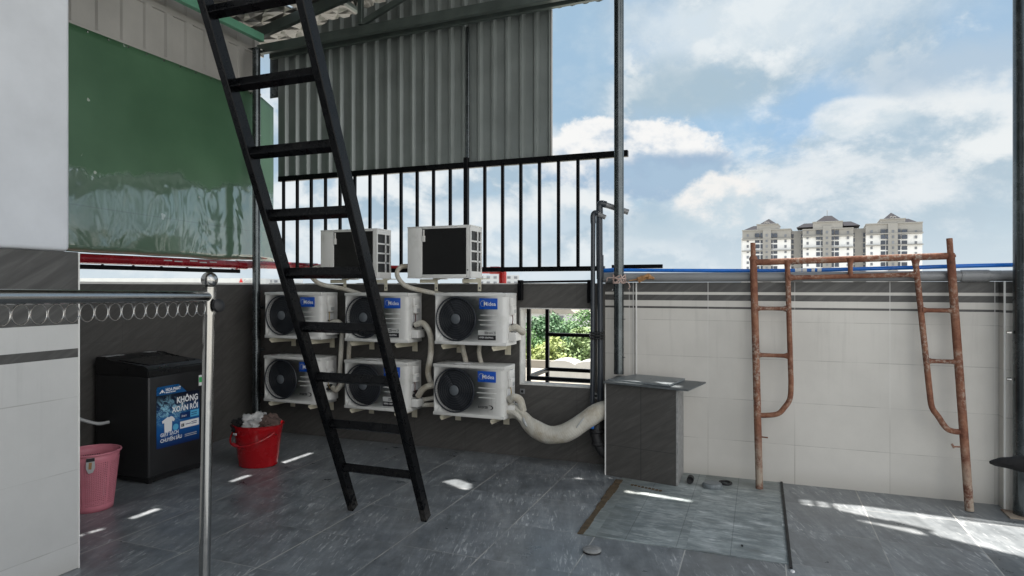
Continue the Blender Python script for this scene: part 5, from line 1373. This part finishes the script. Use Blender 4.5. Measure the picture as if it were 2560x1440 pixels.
    for nm, (bigs, strips, smalls, dy) in layout.items():
        for k, y in enumerate(rows):
            y += dy
            for x0, x1 in bigs:
                part(bx(x0 - 3, x1 + 3, y - 25, y + 25, -.95 if y < 520 else -.18, .1), 'window', 'glass_dark')
            for x0, x1 in strips:
                part(bx(x0 - 2, x1 + 2, y - 28, y + 28, -1.0 if y < 520 else -.2, .1), 'bay_window', 'glass_dark')
            for i, (x0, x1) in enumerate(smalls):
                part(bx(x0, x1, y - 17, y + 17, -1.25, -1.0) if i == 1 else bx(x0, x1, y - 17, y + 17, -.55 if y < 520 else -.15, .1), 'small_window', 'glass_pale')
            if k % 1 == 0:
                pass
    for xs, dy in (((700, 732), 0), ((828, 853), 0), ((1502, 1524), -20), ((1632, 1660), -20)):
        for k in range(7): part(bx(xs[0], xs[1], 430 + dy + 69.5 * k, 478 + dy + 69.5 * k, 4.8, 5.1), 'link_window', 'glass_dark')
    for x, y in ((385, 300), (415, 300), (1985, 228), (2025, 228)):
        part(MB().ring((px(x), -1.75, pz(y, x)), 0.5, .12, seg=16), 'round_ornament', 'tower_beige')
tower()

def dirpt(px, py, D):
    u = (px - 1280) / 1610; Fv = Vector((-math.sin(YAW), math.cos(YAW), 0)); Rv = Vector((math.cos(YAW), math.sin(YAW), 0))
    p = (Fv + Rv * u) * D; return Vector((p.x, p.y, EYE + (717 - py) / 1610 * D))

def tree(c, r, h, m, lab, seed, nleaf=6500, ls=.24):
    rnd = random.Random(seed)
    t = thing('broadleaf_tree', (c.x, c.y, -14), lab, 'tree', 'trees seen through the wall opening')
    z0 = c.z - h * .5
    tr = MB().tube([(c.x, c.y, -14), (c.x + .1, c.y, (z0 - 14) / 2), (c.x, c.y, c.z)], [.32, .22, .08], 8)
    for k in range(7):
        a = k * .9; q = .6 * r; tr.tube([(c.x, c.y, z0 - .5), (c.x + q * .5 * math.cos(a), c.y + q * .5 * math.sin(a), c.z - .2 * h), (c.x + q * math.cos(a), c.y + q * math.sin(a), c.z + .1 * h)], [.12, .08, .03], 6)
    tr.build('trunk', 'bark', t)
    b = MB()
    clumps = []
    for k in range(34):
        a = rnd.uniform(0, 6.283); q = math.sqrt(rnd.random()); zz = rnd.uniform(-1, 1)
        s = math.sqrt(max(.05, 1 - zz * zz * .8))
        clumps.append((Vector((c.x + r * q * s * math.cos(a), c.y + r * q * s * math.sin(a), c.z + h * .5 * zz)), rnd.uniform(.22, .42) * r))
    for i in range(nleaf):
        cc, cr = clumps[i % len(clumps)]
        d = Vector((rnd.gauss(0, 1), rnd.gauss(0, 1), rnd.gauss(0, 1))); d.normalize(); p = cc + d * cr * rnd.uniform(.55, 1.05) * Vector((1, 1, .8)).length / 1.6
        n = (d + Vector((rnd.gauss(0, .5), rnd.gauss(0, .5), rnd.gauss(.4, .5)))).normalized()
        u = n.orthogonal().normalized(); a = rnd.uniform(0, 6.28); v = n.cross(u); u2 = u * math.cos(a) + v * math.sin(a); v2 = n.cross(u2); s = ls * rnd.uniform(.5, 1.0)
        b.quad(p - u2 * s * .9, p - v2 * s * .45, p + u2 * s * .9, p + v2 * s * .45)
    b.build('crown', m, t, smooth=False)

def beyond():
    # pale house at the top of the opening
    c = dirpt(1405, 790, 90)
    t = thing('pale_house', (c.x, c.y, -14), 'pale house with a slanting roof glimpsed above the trees in the wall opening', 'house')
    MB().box(c.x - 7, c.x + 1.9, c.y - .5, c.y + 8, -14, -2.1).build('wall', 'bldg_white', t, smooth=False)
    MB().prism([(c.x - 7.4, c.y - 1, -2.1), (c.x + 2.3, c.y - 1, -2.1), (c.x - .5, c.y - 1, .2), (c.x - 7.4, c.y - 1, .2)], (0, 9.5, 0)).build('roof', 'roof_flat', t, smooth=False)
    MB().box(c.x - 1.2, c.x + .4, c.y - .6, c.y - .45, -3.4, -2.4).build('window', 'glass_pale', t, smooth=False)
    MB().box(c.x - 3.4, c.x + 2.6, c.y - 1.6, c.y - .5, -4.2, -3.5).build('balcony', 'bldg_white', t, smooth=False)
    # trees
    tree(dirpt(1352, 868, 62), 2.7, 5.4, 'leaf0', 'dark green leafy tree behind the left bars of the opening', 1)
    tree(dirpt(1408, 880, 66), 2.6, 4.6, 'leaf4', 'deep green tree in the middle of the opening behind the yellow green one', 5)
    tree(dirpt(1475, 842, 70), 3.4, 6.0, 'leaf1', 'spreading green tree filling the upper right of the opening', 2)
    tree(dirpt(1378, 903, 50), 2.1, 2.7, 'leaf2', 'yellow green leafy tree low in the middle of the opening', 3)
    tree(dirpt(1462, 892, 48), 2.3, 3.1, 'leaf3', 'olive green tree low at the right of the opening above the white tanks', 4)
    tree(dirpt(1305, 900, 58), 2.2, 4.5, 'leaf1', 'mid green tree at the far left edge of the opening', 6)
    # near neighbouring roof with tanks
    a = dirpt(1390, 900, 36)
    t = thing('flat_roofed_house', (a.x, a.y + 2, -14), 'cream flat roofed house just below the wall opening', 'house')
    MB().box(a.x - 9, a.x + 8, a.y - 16, a.y + 2.0, -14, -3.35).build('wall', 'bldg_white', t, smooth=False)
    MB().box(a.x - 9.1, a.x + 8.1, a.y - 16.1, a.y + 2.1, -3.35, -3.2).build('roof', 'roof_flat', t, smooth=False)
    MB().box(a.x - 9.1, a.x + 8.1, a.y + 2.0, a.y + 2.3, -3.2, -2.75).build('parapet', 'roof_flat', t, smooth=False)
    b = MB()
    for i in range(26): b.box(a.x + .2 + i * .16, a.x + .26 + i * .16, a.y - 13.5, a.y - 9.5, -3.2, -3.1)
    b.build('roof_ribs', 'bldg_grey', t, smooth=False)
    MB().box(a.x - 3.3, a.x - 2.4, a.y - 9, a.y - 8.2, -3.2, -2.9).build('roof_hatch', 'roof_red', t, smooth=False)
    for px, w, D, lab in ((1412, .78, 33.5, 'white arched roof tank in the middle of the opening below the trees'), (1480, .78, 33.0, 'white arched roof tank at the right edge of the opening')):
        p = dirpt(px, 920, D)
        prof = [(p.x - w, -3.195), (p.x + w, -3.195), (p.x + w, -2.42)] + [(p.x + w * math.cos(R(q)), -2.42 + .32 * math.sin(R(q))) for q in range(15, 180, 15)] + [(p.x - w, -2.42)]
        o = MB().prism([(x, p.y - .7, z) for x, z in prof], (0, 1.4, 0)).build('roof_tank', 'tank', smooth=True)
        tag(o, lab, 'tank', 'white tanks on the neighbouring roof')
    # far buildings just above the wall top
    p = dirpt(560, 705, 150); q = dirpt(632, 705, 150)
    t = thing('white_warehouse', (p.x, p.y, -14), 'long white far building with a small red emblem seen above the side wall', 'building')
    d = (q - p); d.z = 0; d.normalize(); n = Vector((-d.y, d.x, 0))
    b = MB(); z0, z1 = -14, 2.75; A = p - d * 40; Bq = q + d * .4
    b.prism([(A.x, A.y, z0), (Bq.x, Bq.y, z0), (Bq.x + n.x * 12, Bq.y + n.y * 12, z0), (A.x + n.x * 12, A.y + n.y * 12, z0)], (0, 0, z1 - z0 + .9)); b.build('wall', 'bldg_white', t, smooth=False)
    e = dirpt(603, 705, 150) - n * .05
    text('wall_lettering', 'SeikR', 1.15, dirpt(610, 706, 150) - n * .15 + Vector((0, 0, -.05)), d, (0, 0, 1), 'ink_grey', t, ext=.03)
    MB().prism([e + d * -.45 + Vector((0, 0, -.1)), e + d * .45 + Vector((0, 0, -.1)), e + Vector((0, 0, .85))], -n * .1).build('wall_emblem', 'red_bright', t, smooth=False)
    for xa, xb, zt, lab, mt in ((652, 728, 3.6, 'pale far building seen between the corner post and the ladder above the wall', 'bldg_grey'), (1195, 1298, 4.55, 'grey far building with rows of windows behind the red elbow pipe', 'bldg_grey'), (735, 790, 2.3, 'low pale far building seen through the ladder above the wall', 'bldg_white')):
        p = dirpt(xa, 705, 160); q = dirpt(xb, 705, 160); d = (q - p); d.z = 0; L = d.length; d.normalize(); n = Vector((-d.y, d.x, 0))
        t = thing('far_building', ((p.x + q.x) / 2, (p.y + q.y) / 2, -14), lab, 'building')
        MB().prism([(p.x, p.y, -14), (q.x, q.y, -14), (q.x + n.x * 9, q.y + n.y * 9, -14), (p.x + n.x * 9, p.y + n.y * 9, -14)], (0, 0, 14 + zt)).build('wall', mt, t, smooth=False)
        if xb - xa > 60:
            nw = int(L / 1.5)
            for r in range(2):
                for k in range(nw):
                    c = p + d * (k + .5) * L / nw; z = zt - .9 - r * 1.3
                    MB().prism([c - d * .4 + Vector((0, 0, z - c.z)), c + d * .4 + Vector((0, 0, z - c.z)), c + d * .4 + Vector((0, 0, z + .6 - c.z)), c - d * .4 + Vector((0, 0, z + .6 - c.z))], -n * .08).build('window', 'glass_pale', t, smooth=False)
beyond()
